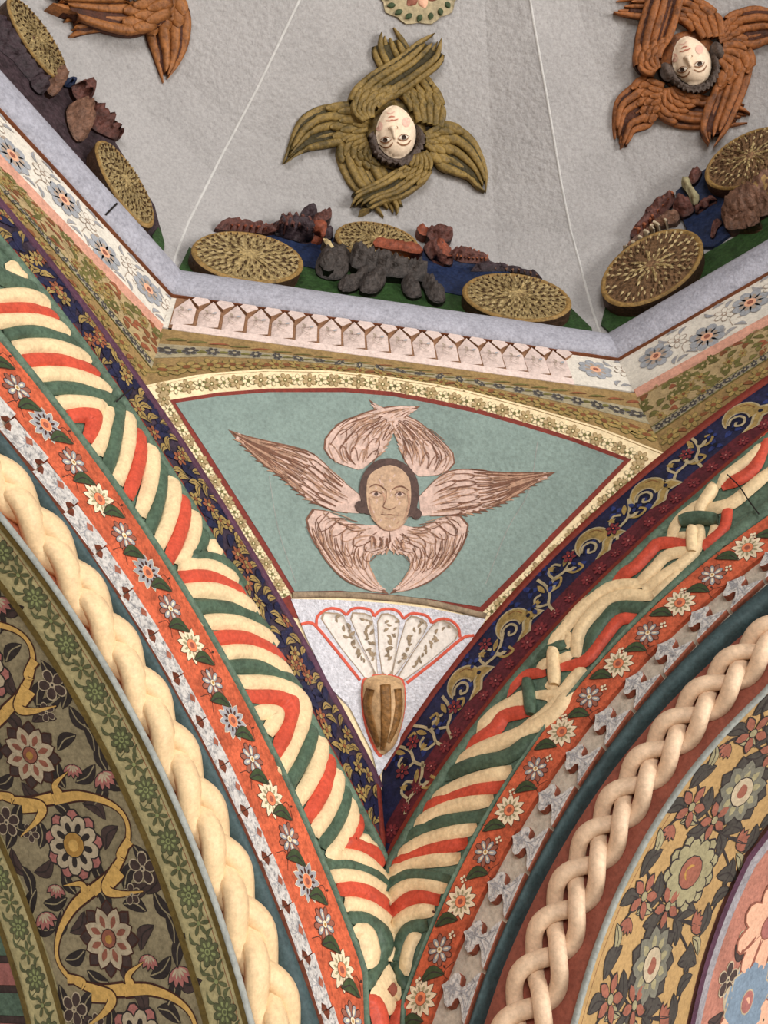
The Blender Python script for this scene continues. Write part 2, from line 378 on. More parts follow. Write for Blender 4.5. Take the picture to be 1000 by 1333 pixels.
# ------------------------------------------------------------------ setting: floor and walls
mb = MB(); R_ = 9
mb.add([(-R_, -R_, 0), (R_, -R_, 0), (R_, R_, 0), (-R_, R_, 0)], [(0, 1, 2, 3)], M_floor)
tag(mb.build('floor'), 'pale stone paving far below the painted vault', 'floor', kind='structure')
BACK = -0.07
SSOF = {}
WALLS = {}
for side, nm in ((-1, 'left'), (1, 'right')):
    mb = MB(); V = []; F = []
    ths = frange(-40, 86, 2)
    for th in ths:
        a = math.radians(th); re = RR(side, 'edge', th)
        rm = min(rcorner(th), (-0.05-az)/max(0.05, math.cos(a)))
        V += [AP(side, th, re, BACK), AP(side, th, max(re+0.01, rm), BACK)]
    for i in range(len(ths)-1): F.append((2*i, 2*i+2, 2*i+3, 2*i+1))
    mb.add(V, F, M_wall)
    # outer face and the pier below the springing
    WALLS[side] = tag(mb.build('wall_'+nm), 'plastered wall of the %s arch behind its painted bands' % nm, 'wall', kind='structure')
    V = []; F = []; ds = [0, .058, .12, .18, .245, .30, .36, .45, .6, .8]; ths = frange(-20, 76, 1)
    for th in ths:
        for d in ds: V.append(AP(side, th, RR(side, 'edge', th), -K*d))
    n = len(ds)
    for i in range(len(ths)-1):
        for k in range(n-1): F.append((i*n+k, i*n+k+1, (i+1)*n+k+1, (i+1)*n+k))
    SSOF[side] = Surf(V, F)

# ------------------------------------------------------------------ band builder
def slab(mb, side, fin, fout, off, m, t0=TH0, t1=TH1, step=1.0, dome=0.0, base=BACK, nr=1, corner=True):
    """a course of the archivolt between two radii, standing `off` in front of the wall"""
    if dome: nr = 6
    V = []; F = []; rows = 0; W_ = nr+3
    for th in frange(t0, t1, step):
        ri, ro = fin(th), fout(th)
        if corner:
            c = rcorner(th); ro = min(ro, c)
            if ri >= c-0.002: break
        for k in range(nr+1):
            u = k/nr; h = off+dome*math.sqrt(max(0, 1-(2*u-1)**2))
            if k == 0: V.append(AP(side, th, ri, base))
            V.append(AP(side, th, ri+(ro-ri)*u, h))
        V.append(AP(side, th, ro, base)); rows += 1
    for i in range(rows-1):
        for k in range(W_-1): F.append((i*W_+k, i*W_+k+1, (i+1)*W_+k+1, (i+1)*W_+k))
    mb.add(V, F, m, dome > 0); return mb
def rf(side, k, d=0.0): return lambda th: RR(side, k, th)+d
def mixr(side, a, b, t): return lambda th: RR(side, a, th)*(1-t)+RR(side, b, th)*t
def frame_wall(side, th, r, off):
    p = AP(side, th, r, off); y = (AP(side, th, r+0.01)-AP(side, th, r)).normalized(); z = WN(side); x = y.cross(z)
    return p, x, y, z
def frame_soff(side, th, d, off=0.0):
    r = RR(side, 'edge', th); p = AP(side, th, r, -K*d)
    y = -WN(side); t = (AP(side, th+.5, r)-AP(side, th-.5, r)).normalized(); z = -(AP(side, th, r+0.01)-AP(side, th, r)).normalized()
    x = y.cross(z); return p+z*off, x, y, z
def mtx(fr, rot=0.0, sx=1.0, sy=None, sz=1.0):
    p, x, y, z = fr; sy = sx if sy is None else sy
    M = Matrix(((x.x, y.x, z.x, p.x), (x.y, y.y, z.y, p.y), (x.z, y.z, z.z, p.z), (0, 0, 0, 1)))
    return M @ Matrix.Rotation(rot, 4, 'Z') @ Matrix.Diagonal((sx, sy, sz, 1))

# ------------------------------------------------------------------ painted motifs (flat paint, built once, copied)
LZ = 0.00025
class Motif(MB):
    def poly(s, pts, layer, m):
        s.add([(a[0], a[1], 0.0004+layer*LZ) for a in pts], [tuple(range(len(pts)))], m); return s
    def disc(s, x, y, r, layer, m, n=12, sy=1.0): return s.poly([(x+r*math.cos(2*math.pi*i/n), y+r*sy*math.sin(2*math.pi*i/n)) for i in range(n)], layer, m)
    def petal(s, ang, r0, r1, wd, layer, m, blunt=False, cx=0, cy=0):
        c, q = math.cos(ang), math.sin(ang); L = r1-r0
        pr = [(0, .12), (.3, .42), (.6, .5), (.85, .4), (1, .18), (1, -.18), (.85, -.4), (.6, -.5), (.3, -.42), (0, -.12)] if blunt else [(0, .1), (.3, .4), (.55, .5), (.8, .32), (1, 0), (.8, -.32), (.55, -.5), (.3, -.4), (0, -.1)]
        return s.poly([(cx+(r0+L*a)*c-wd*b*q, cy+(r0+L*a)*q+wd*b*c) for a, b in pr], layer, m)
    def stroke(s, pts, wd, layer, m, n=5):
        p = cat_rom(pts, n); V = []; N = len(p)
        for i, q in enumerate(p):
            t = (p[min(i+1, N-1)]-p[max(0, i-1)]).normalized(); e = Vector((-t.y, t.x))*wd/2
            V += [(q.x-e.x, q.y-e.y, 0.0004+layer*LZ), (q.x+e.x, q.y+e.y, 0.0004+layer*LZ)]
        s.add(V, [(2*i, 2*i+1, 2*i+3, 2*i+2) for i in range(N-1)], m); return s
def flower(np_, r, pw, line, pet, core, core2=None, blunt=True, ring=None, lw=0.10, back=None, corer=0.30):
    f = Motif()
    for i in range(np_):
        a = 2*math.pi*i/np_+0.2
        if back:
            f.petal(a+math.pi/np_, 0.2*r, r*1.0+lw*r, pw*1.05+2*lw*r, 0, line, blunt); f.petal(a+math.pi/np_, 0.2*r, r, pw, 1, back, blunt)
    for i in range(np_):
        a = 2*math.pi*i/np_+0.2
        f.petal(a, 0.15*r, r*(.86 if back else 1)+lw*r, pw+2*lw*r*.7, 2, line, blunt); f.petal(a, 0.18*r, r*(.86 if back else 1), pw, 3, pet, blunt)
        if ring: f.petal(a, 0.3*r, r*.66, pw*.42, 4, ring, blunt)
    f.disc(0, 0, corer*r+lw*r*.6, 5, line); f.disc(0, 0, corer*r, 6, core)
    if core2: f.disc(0.02*r, 0, corer*r*.5, 7, core2)
    return f
def leaf(L, wd, line, m, vein=None, lw=0.12, bend=0.15):
    f = Motif()
    def outline(k, e):
        up = []; dn = []
        for i in range(9):
            t = i/8; x = -L*.5-e+(L+2*e)*t; h = (wd*.5+e)*math.sin(math.pi*t)**.75; b = bend*L*math.sin(math.pi*t)
            up.append((x, b+h)); dn.append((x, b-h))
        f.poly(up+dn[::-1][1:-1], k, m if k else line)
    outline(0, lw*wd); outline(1, 0)
    if vein: f.stroke([(-L*.45, 0.0), (0, bend*L), (L*.45, 0)], wd*.1, 2, vein)
    return f
def mesh_of(m, name): return m.mesh(name)

# ------------------------------------------------------------------ arches, band by band
mFlO1 = mesh_of(flower(11, 1, .36, M_ink, M_owht, M_ocore, M_ground, blunt=False, lw=.04, corer=.34, ring=M_psage), 'painted_flower')
mFlO1g = mesh_of(flower(11, 1, .36, M_owht, M_ogry, M_ocore, M_ground, blunt=False, lw=.04, corer=.34, ring=M_ink), 'painted_flower')
mFlO2 = mesh_of(flower(6, 1, .34, M_ink, M_ogry, M_owht, M_pgold, blunt=True, lw=.05, corer=.2, ring=M_owht, back=M_pbrick), 'painted_flower')
mLfO = mesh_of(leaf(2, .85, M_ink, M_oleaf, M_leafk, lw=.06, bend=.2), 'painted_leaf')
f = Motif()
for a, b, c in ((0, .5, .32), (.45, .2, .28), (-.4, .1, .28), (.1, -.35, .26)): f.disc(a, b, c, 0, M_ink, 8); f.disc(a, b, c*.85, 1, M_owht, 8)
mDots = f.mesh('painted_buds')
f = Motif(); f.stroke([(-1, -.6), (-.4, .5), (.3, .3), (1, -.6)], .07, 0, M_ink); f.petal(.9, .5, 1.0, .25, 1, M_ink); mTend = f.mesh('painted_tendril')

def tooth_mesh(prof, lo, hi, name, notch):
    m = MB(); n = len(prof); V = [(x, y, hi) for x, y in prof]+[(x, y, lo) for x, y in prof]
    m.add(V, [tuple(range(n))], M_carv); m.add(V, [(i, n+i, n+(i+1) % n, (i+1) % n) for i in range(n)], M_carvs)
    g = Motif()                              # grey drawn outline and sprig on the face
    for p_ in (((-.36, .04), (0, .09), (.36, .04)), ((-.20, .60), (-.06, .64), (0, .86)), ((.20, .60), (.06, .64), (0, .86)), ((0, .12), (.02, .35), (0, .8)), ((-.25, .10), (-.08, .26), (-.02, .40)), ((.25, .10), (.08, .26), (.02, .40))):
        g.stroke(p_, .022, 0, M_ogry, 3)
    for a in range(6): g.petal(a*math.pi/3, .02, .13, .05, 1, M_ogry, False, 0, .62)
    m.add([(v.x, v.y, v.z+hi) for v in g.v], g.f, M_ogry)
    if notch: m.add([(x, y, hi+.0008) for x, y in notch], [tuple(range(len(notch)))], M_carvs)
    return m.mesh(name)
PR_R = [(-.47, 0), (.47, 0), (.40, .10), (.20, .24), (.09, .38), (.13, .46), (.27, .50), (.32, .60), (.27, .72), (.14, .80), (.05, .88), (0, .96), (-.05, .88), (-.14, .80), (-.27, .72), (-.32, .60), (-.27, .50), (-.13, .46), (-.09, .38), (-.20, .24), (-.40, .10)]
PR_L = [(-.5, 0), (.5, 0), (.5, .16), (.34, .36), (.42, .60), (.5, .64), (.5, 1), (-.5, 1), (-.5, .64), (-.42, .60), (-.34, .36), (-.5, .16)]
mTeeth = {1: tooth_mesh(PR_R, -.014, .016, 'carved_tooth', None), -1: tooth_mesh(PR_L, -.014, .006, 'carved_tooth', [(.02, .56), (.13, .76), (.03, .94), (-.10, .78)])}

mBig = flower(8, 1, .44, M_ink, M_pbeige, M_pbrick, M_pgold, blunt=False, back=M_leafk2, lw=.05, ring=M_pbrick, corer=.24).mesh('painted_flower')
mBigRose = flower(9, 1, .46, M_leafk, M_pbeige, M_pgold, M_scroll, blunt=True, back=M_prose, lw=.05, ring=M_leafk, corer=.36).mesh('painted_flower')
mLfK = leaf(2, .9, M_leafk, M_leafk, M_dark, lw=.04, bend=.12).mesh('painted_leaf')
mLfK2 = leaf(2, .9, M_leafk, M_leafk2, M_leafk, lw=.06, bend=.2).mesh('painted_leaf')
f = Motif()
for a in (-.9, -.45, 0, .45, .9): f.petal(a+math.pi/2, 0, 1.05, .46, 0, M_leafk, False); f.petal(a+math.pi/2, .06, .95, .34, 1, M_prose, False); f.petal(a+math.pi/2, .1, .6, .14, 2, M_pbeige, False)
mTulip = f.mesh('painted_tulip')
mPansy = flower(5, 1, .66, M_pbeige, M_leafk2, M_pbeige, M_leafk, lw=.10, corer=.16).mesh('painted_flower')
mOl1 = flower(8, 1, .5, M_leafk, M_olf, M_olfc, M_olf, lw=.03, ring=M_olfc, corer=.24).mesh('painted_flower')
mOl2 = flower(6, 1, .34, M_oliveR, M_olf, M_olfc, None, lw=.02, corer=.18).mesh('painted_flower')
mOlLf = leaf(2, .5, M_oleaf, M_olf, None, lw=.06, bend=.3).mesh('painted_leaf')
f = Motif(); f.stroke([(-1, 0), (-.6, .55), (0, .6), (.5, .2), (.2, -.3), (-.1, 0)], .07, 0, M_olf); f.stroke([(-.4, .5), (-.2, -.3), (.3, -.7), (1, -.6)], .07, 0, M_olf); mOlT = f.mesh('painted_tendril')
mGs = flower(9, 1, .50, M_leafk, M_pslate2, M_pbeige, M_pbrick, blunt=False, back=M_pslate, lw=.05, ring=M_psage, corer=.38).mesh('painted_flower')
mGr = flower(11, 1, .42, M_leafk, M_psage, M_pbrick, M_pgold, blunt=True, back=M_psage, lw=.05, corer=.42).mesh('painted_flower')
mGb = flower(5, 1, .46, M_leafk, M_pbrick, M_psage, None, blunt=False, lw=.08, corer=.2).mesh('painted_flower')
mGl = leaf(2, .95, M_leafk, M_pslate, M_leafk, lw=.08, bend=.15).mesh('painted_leaf')
mGt = leaf(2, .8, M_leafk, M_psage, M_leafk, lw=.10, bend=.15).mesh('painted_leaf')
f = Motif()
for a in (-.8, -.4, 0, .4, .8): f.petal(a+math.pi/2, 0, 1.05, .46, 0, M_leafk, False); f.petal(a+math.pi/2, .06, .95, .34, 1, M_pbrick, False)
mGtul = f.mesh('painted_tulip')
mSky = flower(8, 1, .62, M_pbeige, M_psky, M_prose, M_ppch, blunt=False, back=M_psky, lw=.05, corer=.22).mesh('painted_flower')
mPch = flower(9, 1, .5, M_pbrick, M_ppch, M_prose, None, lw=.05, corer=.25).mesh('painted_flower')

SIDE = {-1: 'left', 1: 'right'}
BIGTH = {-1: [-18.2, -12.5, -6.7, -1.0, 4.7, 10.4] + [16.07+5.72*k for k in range(9)], 1: [-18, -11.6, -5.2, 1.2, 7.6, 13.9, 20.23, 26.5, 32.8, 39.16, 45.7, 52.4, 58.6]}
for side in (-1, 1):
    sn = SIDE[side]; loc = AP(side, 40, 1.0)
    # --- painted outer band (navy and gilt)
    t = thing('painted_band', {-1: 'narrow dusky navy band with gilt blossoms outside the left striped rope', 1: 'navy and maroon band with gilt acanthus crescents outside the right striped rope'}[side], 'painted band', loc, kind=None)
    slab(MB(), side, rf(side, 'rope_out'), rf(side, 'blue_out'), 0.0, M_gpurp if side < 0 else M_navy).build('band_ground', t)
    if side > 0: slab(MB(), side, rf(side, 'rope_out', .004), mixr(side, 'rope_out', 'blue_out', .34), 0.001, M_maroon).build('maroon_strip', t)
    slab(MB(), side, rf(side, 'blue_out', -.009), rf(side, 'blue_out', .004), 0.006, M_plum if side < 0 else M_dkred, dome=.003).build('border_line', t)
    slab(MB(), side, rf(side, 'rope_out', -.002), rf(side, 'rope_out', .007), 0.002, M_dkred).build('border_line', t)
    BANDT = t if side < 0 else t
    if side > 0:
        f = Motif()      # gilt crescent: a fat hook, a curl inside it and a leaf hanging from its foot
        def cres(e):
            o_ = [((1+e)*math.cos(math.radians(q)), (1+e)*math.sin(math.radians(q))) for q in range(40, 262, 14)]
            i_ = [(.34+(.70-e)*math.cos(math.radians(q)), .14+(.66-e)*math.sin(math.radians(q))) for q in range(250, 58, -14)]
            return o_+i_
        def quads(pts, lay, m_):
            h_ = len(pts)//2
            for q in range(h_-1):
                a_, b_, c_, d_ = pts[q], pts[q+1], pts[len(pts)-2-q], pts[len(pts)-1-q]; f.poly([a_, b_, c_, d_], lay, m_)
        quads(cres(.09), 2, M_gilte); quads(cres(0), 3, M_gilt)
        for e, lay, m_ in ((.14, 2, M_gilte), (0, 3, M_gilt)):
            f.poly([(-.35, -.85+e), (.1, -.70+e), (.55, -.72+e), (1.25, -.35+e*.6), (.75, -.95-e), (.2, -1.0-e), (-.15, -1.1-e)], lay, m_)
            f.poly([(-.55-e, -.75), (-.15+e, -.85), (-.1+e, -1.2), (-.35, -1.75-e), (-.62-e, -1.2)], lay, m_)
        f.stroke([(.62, .62), (.15, .55), (-.05, .15), (.2, -.2), (.6, -.15), (.65, .2), (.38, .22)], .15, 4, M_gilte)
        f.stroke([(.75, .45), (.28, .42), (.1, .12), (.28, -.06), (.5, 0)], .10, 1, M_navy2)
        f.stroke([(-.75, .3), (-.85, -.1), (-.6, -.55)], .05, 5, M_lbrown); f.disc(-.32, -.92, .13, 5, M_navy2)
        mCres = f.mesh('gilt_crescent')
        f = Motif()
        f.stroke([(-1, -.7), (-.5, -.2), (.1, -.1), (.6, .3), (1, .9)], .16, 1, M_gilte); f.stroke([(-.5, -.2), (-.6, .4), (-.2, .7), (.1, .4)], .14, 1, M_gilte); f.stroke([(.2, 0), (.5, -.5), (1.0, -.5), (.9, -.1)], .14, 1, M_gilt)
        f.petal(2.2, .2, .9, .3, 2, M_gilt); f.petal(-.4, .1, .8, .28, 2, M_gilte); f.petal(.9, .3, 1.0, .28, 2, M_gilt); f.disc(-.2, .3, .16, 3, M_navy2); f.disc(.5, .0, .14, 3, M_navy2)
        mScr = f.mesh('gilt_scroll')
        mRed = flower(6, 1, .5, M_navy2, M_mar2, M_navy2, M_sred, blunt=False, lw=.08, corer=.25).mesh('painted_flower')
        f = Motif(); f.petal(.6, 0, 1.1, .6, 0, M_blue); f.petal(2.6, 0, .9, .5, 0, M_blue); f.petal(4.4, 0, .8, .5, 0, M_blue); f.disc(0, 0, .25, 1, M_navy2); mBlu = f.mesh('blue_leaf')
        mMred = flower(7, 1, .45, M_maroon, M_mar2, M_maroon, M_prose, lw=.05, corer=.3).mesh('painted_flower')
        mid = mixr(side, 'rope_out', 'blue_out', .55)
        for th in (-15.5, -9, 5, 12.76, 20.99, 26.23, 34.23, 39.44): put(mCres, 'gilt_crescent', mtx(frame_wall(side, th, mid(th)+.006, .0016), .75, -.058, .058), t)
        for th in (-19, -12, -5, 1.5, 8.2, 16.6, 18.0, 23.6, 29.2, 31.2, 36.9, 42.0, 43.6, 45.4, 47.2):
            put(mScr, 'gilt_scroll', mtx(frame_wall(side, th, mid(th)+rnd.uniform(-.012, .014)-(.03 if th > 46 else 0), .002), rnd.uniform(-.5, .9), .066, .062), t)
        for th in (1, 6.2, 10.2, 15, 17.2, 22.4, 24.6, 28.0, 30.4, 32.6, 36.4, 38, 41.2, 43, 44.6, 46.6):
            rr_ = min(mixr(side, 'rope_out', 'blue_out', rnd.uniform(.45, .75))(th), rcorner(th)-.02)
            put(mRed if rnd.random() < .6 else mBlu, 'painted_flower', mtx(frame_wall(side, th, rr_, .0035), rnd.uniform(0, 6), .026), t)
        for th in frange(2, 50, 1.5):
            rr_ = mixr(side, 'rope_out', 'blue_out', .17)(th)
            if rr_ < rcorner(th)-.015: put(mMred, 'painted_flower', mtx(frame_wall(side, th+rnd.uniform(-.3, .3), rr_, .003), rnd.uniform(0, 6), rnd.uniform(.016, .024)), t)
        for th in frange(1, 46, 1.6):
            put(mBlu, 'blue_leaf', mtx(frame_wall(side, th, mixr(side, 'rope_out', 'blue_out', rnd.uniform(.45, .86))(th), .0005), rnd.uniform(0, 6), .034), t)
    else:
        mGo = flower(6, 1, .5, M_navy2, M_gilt, M_lbrown, None, blunt=False, lw=.08, corer=.25).mesh('painted_flower')
        mRu = flower(6, 1, .5, M_navy2, M_lrust, M_gilt, None, blunt=False, lw=.08, corer=.25).mesh('painted_flower')
        mGl2 = leaf(2, .8, M_navy2, M_gilt, M_navy2, lw=.10, bend=.2).mesh('painted_leaf')
        mNv = leaf(2, 1.0, M_navy2, M_navy, None, lw=.08, bend=.2).mesh('painted_leaf')
        mid = mixr(side, 'rope_out', 'blue_out', .5); k = 0
        for th in frange(1, 50, .72):
            for q in (.22, .5, .78):
                rr_ = mixr(side, 'rope_out', 'blue_out', q+rnd.uniform(-.06, .06))(th)
                if rr_ > rcorner(th)-.012: continue
                me = rnd.choice((mGl2, mNv, mNv, mGl2, mGo, mRu)); k += 1
                put(me, me.name.split('.')[0], mtx(frame_wall(side, th+rnd.uniform(-.3, .3), rr_, .0015+.0006*(k % 3)), rnd.uniform(0.6, 2.4), .030, .026), t)
    # --- vermilion flower band
    t = thing('flower_band', 'vermilion band of ivory and grey blossoms along the %s arch' % sn, 'painted band', loc)
    slab(MB(), side, rf(side, 'or_in'), rf(side, 'or_out'), 0.004, M_orange).build('band_ground', t)
    sc = .051 if side < 0 else .046
    for i, th in enumerate(BIGTH[side]):
        nxt = 5.72 if side < 0 else 6.4; mid = mixr(side, 'or_in', 'or_out', .5)
        for dth, me, s_, rot, dy in ((0, (mFlO1 if (i % 2 or side > 0) else mFlO1g), sc, rnd.uniform(0, 6), 0), (nxt*.5, mFlO2, sc*.82, rnd.uniform(0, 1), 0), (nxt*.25, mLfO, sc*.74, 1.0 if side < 0 else -1.0, .006), (nxt*.76, mLfO, sc*.74, 1.0 if side < 0 else -1.0, -.006), (nxt*.33, mDots, sc*.36, 0, -.010), (nxt*.84, mDots, sc*.36, 0, .010), (nxt*.2, mTend, sc*.5, .6, .024), (nxt*.65, mTend, sc*.5, .3, -.024)):
            q = th+dth
            if mid(q)+.03 > rcorner(q) or q > 64: continue
            if me in (mDots,) and side < 0: continue
            put(me, me.name.split('.')[0], mtx(frame_wall(side, q, mid(q)+dy, .0042+(.0018 if me in (mLfO, mDots) else 0)), rot, s_), t)
    # --- carved lily strip
    t = thing('carved_strip', 'pale carved strip of lily shaped teeth beside the %s plaited braid' % sn, 'carved moulding', loc)
    slab(MB(), side, rf(side, 'wh_in'), rf(side, 'or_in'), -0.013, M_carvb).build('strip_ground', t)
    sp = 3.32 if side < 0 else 3.42; th = (19.48-12*3.32) if side < 0 else 23.25-13*3.42
    while th < 61:
        r1, r2 = RR(side, 'wh_in', th), RR(side, 'or_in', th)
        if r2 < rcorner(th)-.005:
            put(mTeeth[side], 'carved_tooth', mtx(frame_wall(side, th, r1+.001, 0), 0, K*r1*math.radians(sp), K*(r2-r1)*(.97), .8), t)
        th += sp
    # --- teal fillet, plaited braid on its ground
    t = thing('braid_moulding', {-1: 'thick cream plaited braid moulding on the left arch', 1: 'peach plaited braid moulding on a brick red ground, right arch'}[side], 'moulding', loc)
    slab(MB(), side, rf(side, 'br_out'), rf(side, 'wh_in'), -0.012, M_fillet, dome=.02).build('fillet', t)
    slab(MB(), side, rf(side, 'edge'), rf(side, 'br_out'), -0.035, M_groundL if side < 0 else M_ground, base=-.037).build('braid_ground', t)
    slab(MB(), side, rf(side, 'edge', -.003), rf(side, 'edge', .005), -0.008, M_bead, dome=.005, base=-.010).build('edge_bead', t)
    lob = 4.22 if side < 0 else 3.36; ph0 = 39.99 if side < 0 else 42.4
    rad = .030 if side < 0 else .0225
    for k in range(3):
        V = []; F = []; cen = []
        for th in frange(-4, 66, .3):
            ph = 2*math.pi*(th-ph0)/(3*lob)+2*math.pi*k/3 + math.pi/2
            ro, ri = RR(side, 'pl_out', th), RR(side, 'br_in', th); A = max(.005, (ro-ri)/2-rad/K)
            wgt = math.sin(ph); wgt = math.copysign(abs(wgt)**.85, wgt)
            cen.append(AP(side, th, (ro+ri)/2+A*wgt, (-.012 if side < 0 else -.016)+(.016 if side < 0 else .017)*math.sin(2*ph)))
        n = 8; N = len(cen)
        for i, c in enumerate(cen):
            tg = (cen[min(i+1, N-1)]-cen[max(i-1, 0)]).normalized(); z = WN(side); e = tg.cross(z).normalized(); zz = e.cross(tg)
            for j in range(n): a = 2*math.pi*j/n; V.append(c+e*rad*math.cos(a)*(1.05 if side < 0 else 1.0)+zz*rad*(.8 if side < 0 else .85)*math.sin(a))
        for i in range(N-1):
            for j in range(n): F.append((i*n+j, i*n+(j+1) % n, (i+1)*n+(j+1) % n, (i+1)*n+j))
        F.append(tuple(range(n))); F.append(tuple(range((N-1)*n, N*n)))
        MB().add(V, F, M_braidL if side < 0 else M_braidR, True).build('braid_strand', t)

# ------------------------------------------------------------------ soffits
def soff_strip(mb, side, d0, d1, off, m, t0=-18, t1=74, nd=3):
    V = []; F = []; n = nd+1; ths = frange(t0, t1, 1)
    for th in ths:
        for k in range(n): p, x, y, z = frame_soff(side, th, d0+(d1-d0)*k/nd, off); V.append(p)
    for i in range(len(ths)-1):
        for k in range(nd): F.append((i*n+k, i*n+k+1, (i+1)*n+k+1, (i+1)*n+k))
    mb.add(V, F, m, True); return mb
def sput(me, side, th, d, parent, rot, s, sy=None, lay=0.002, name=None):
    """paint a motif on the curved underside: every vertex follows the curve"""
    sy = s if sy is None else sy; c, q = math.cos(rot), math.sin(rot); fr0 = frame_soff(side, th, d)
    sg = 1 if (frame_soff(side, th+.5, d)[0]-fr0[0]).dot(fr0[1]) > 0 else -1
    arc = K*RR(side, 'edge', th)*math.radians(1); new = me.copy(); co = []
    for v in me.vertices:
        x0, y0 = v.co.x*s, v.co.y*sy; x, y = x0*c-y0*q, x0*q+y0*c
        p, _, _, z = frame_soff(side, th+sg*x/arc, d+y/K, lay*.35+v.co.z); co.append(p-fr0[0])
    new.vertices.foreach_set('co', [a for v in co for a in v]); new.update()
    o = bpy.data.objects.new(name or me.name.split('.')[0], new); COL.objects.link(o); adopt(o, parent); o.matrix_basis = Matrix.Translation(fr0[0]); return o
# left: olive border, dark scroll panel, olive border, striped border
s = -1
t = tag(soff_strip(MB(), s, .03, .9, -0.012, M_dark).build('ceiling_arch_left'), 'underside of the left arch with dark floral scrolls between olive borders', 'arch soffit', kind='structure')
TS = t
for d0, d1 in ((.004, .058), (.245, .300)):
    b = soff_strip(MB(), s, d0, d1, 0.0, M_olive).build('olive_border', t)
    for e in (d0+.004, d1-.001): soff_strip(MB(), s, e-.004, e+.004, 0.004, M_oliveR, nd=1).build('border_rule', t)
    mid = (d0+d1)/2; th = 1.0 + (23.55 % 3.79) + (1.1 if d0 > .1 else 0)
    th -= 3.79
    while th < 62:
        sput(mOl1, s, th, mid, b, th, .030); sput(mOl2, s, th+1.9, mid, b, th, .026)
        for q, dd, r_ in ((.95, .010, .7), (1.2, -.012, -.4), (2.7, .012, .5), (2.9, -.010, -.7)): sput(mOlLf, s, th+q, mid+dd, b, r_, .016)
        sput(mOlT, s, th+.6, mid+.006, b, .2, .028, lay=.0012)
        th += 3.79
soff_strip(MB(), s, .058, .245, 0.0, M_dark).build('scroll_panel', t)
PAN = t
def soff_curve(mb, side, pts, wd, lay, m, n=8, taper=None):
    p = cat_rom(pts, n); V = []; N = len(p)
    for i, q in enumerate(p):
        a = frame_soff(side, q.x, q.y, lay); b = frame_soff(side, p[min(i+1, N-1)].x, p[min(i+1, N-1)].y, lay)[0]-frame_soff(side, p[max(i-1, 0)].x, p[max(i-1, 0)].y, lay)[0]
        e = b.normalized().cross(a[3])*(wd/2*(taper(i/(N-1)) if taper else 1)); V += [a[0]-e, a[0]+e]
    mb.add(V, [(2*i, 2*i+1, 2*i+3, 2*i+2) for i in range(N-1)], m); return mb
def th_arc(side): return K*RR(side, 'edge', 40)*math.radians(1)
k = 0
for th0 in [33.84-7.05*j for j in range(4, 0, -1)]+[33.84, 40.95, 47.84, 54.9, 62]:
    mid = .152; up = 1 if k % 2 == 0 else -1
    me = mBig if up > 0 else mBigRose
    sput(me, s, th0, mid, PAN, k*.5, .080 if up > 0 else .078, lay=.003)
    # gold stem: a wave that rounds one medallion after the other, with leafy hooks at the nodes
    A = .080
    def wv(q): c_ = math.cos(math.pi*q/7.0); return mid+up*A*math.copysign(abs(c_)**.62, c_)
    qs = [-3.5+7.0*i/16 for i in range(17)]; pts = [(th0+q, wv(q)) for q in qs]
    g = MB(); soff_curve(g, s, pts, .028, .0012, M_ink, n=3, taper=lambda q: .55+.75*abs(2*q-1)**2); soff_curve(g, s, pts, .019, .0018, M_scroll, n=3, taper=lambda q: .5+.85*abs(2*q-1)**2)
    for hk, wd in (([(th0+2.9, mid+up*.045), (th0+3.7, mid+up*.020), (th0+4.4, mid+up*.034), (th0+4.9, mid+up*.066)], .036), ([(th0+3.4, mid-up*.010), (th0+2.7, mid-up*.012), (th0+2.3, mid-up*.036)], .024), ([(th0+1.4, mid+up*.074), (th0+2.0, mid+up*.052), (th0+2.5, mid+up*.058)], .020)):
        soff_curve(g, s, hk, wd+.008, .0020, M_ink, taper=lambda q: 1.05-.95*q); soff_curve(g, s, hk, wd, .0026, M_scroll, taper=lambda q: 1.05-1.0*q)
    g.build('gold_scroll', PAN)
    sq = 3.0/.072
    for a in range(7):
        an = a*2*math.pi/7+k; sput(mLfK if a % 3 else mLfK2, s, th0+math.cos(an)*2.55, mid+math.sin(an)*.054, PAN, an+rnd.uniform(-.4, .4), .033, .034, lay=.0008)
    for dx, dy, me, ss, lay in ((2.0, -up*.046, mTulip, .034, .003), (-2.1, -up*.050, mPansy, .022, .003), (3.5, up*.076, mPansy, .034, .003), (3.4, -up*.078, mTulip, .044, .003)):
        sput(me, s, th0+dx, mid+dy, PAN, rnd.uniform(0, 6) if me is mPansy else (0.5+dx*.3), ss, lay=lay)
    for dx, dy, r_ in ((2.7, up*.085, .4), (4.4, up*.082, 2.2), (4.3, up*.060, 1.2), (2.5, -up*.088, -.5), (4.3, -up*.086, .9), (4.6, -up*.062, 2.5), (3.0, -up*.056, 1.7), (3.6, up*.056, -.8), (-.6, -up*.085, .2), (.9, -up*.084, 2.8)):
        sput(mLfK if rnd.random() < .7 else mLfK2, s, th0+dx, mid+dy, PAN, r_+rnd.uniform(-.3, .3), .036, .034, lay=.0008)
    k += 1
# outermost chevron border of the left soffit
b = soff_strip(MB(), s, .300, .42, -0.004, M_leafk2).build('striped_border', t)
mSt = Motif(); mSt.poly([(-.5, -1), (.5, -1), (1.1, 1), (.1, 1)], 0, M_prose); mStA = mSt.mesh('painted_stripe')
mSt = Motif(); mSt.poly([(-.5, -1), (.5, -1), (1.1, 1), (.1, 1)], 0, M_green); mStB = mSt.mesh('painted_stripe')
th = 30; k = 0
while th < 66:
    sput((mStA, mStB)[k % 2], s, th, .325, b, 0, .05, .05, lay=-.001); th += 2.2; k += 1
soff_strip(MB(), s, .352, .40, 0.0, M_ppch, nd=1).build('cream_rule', t)

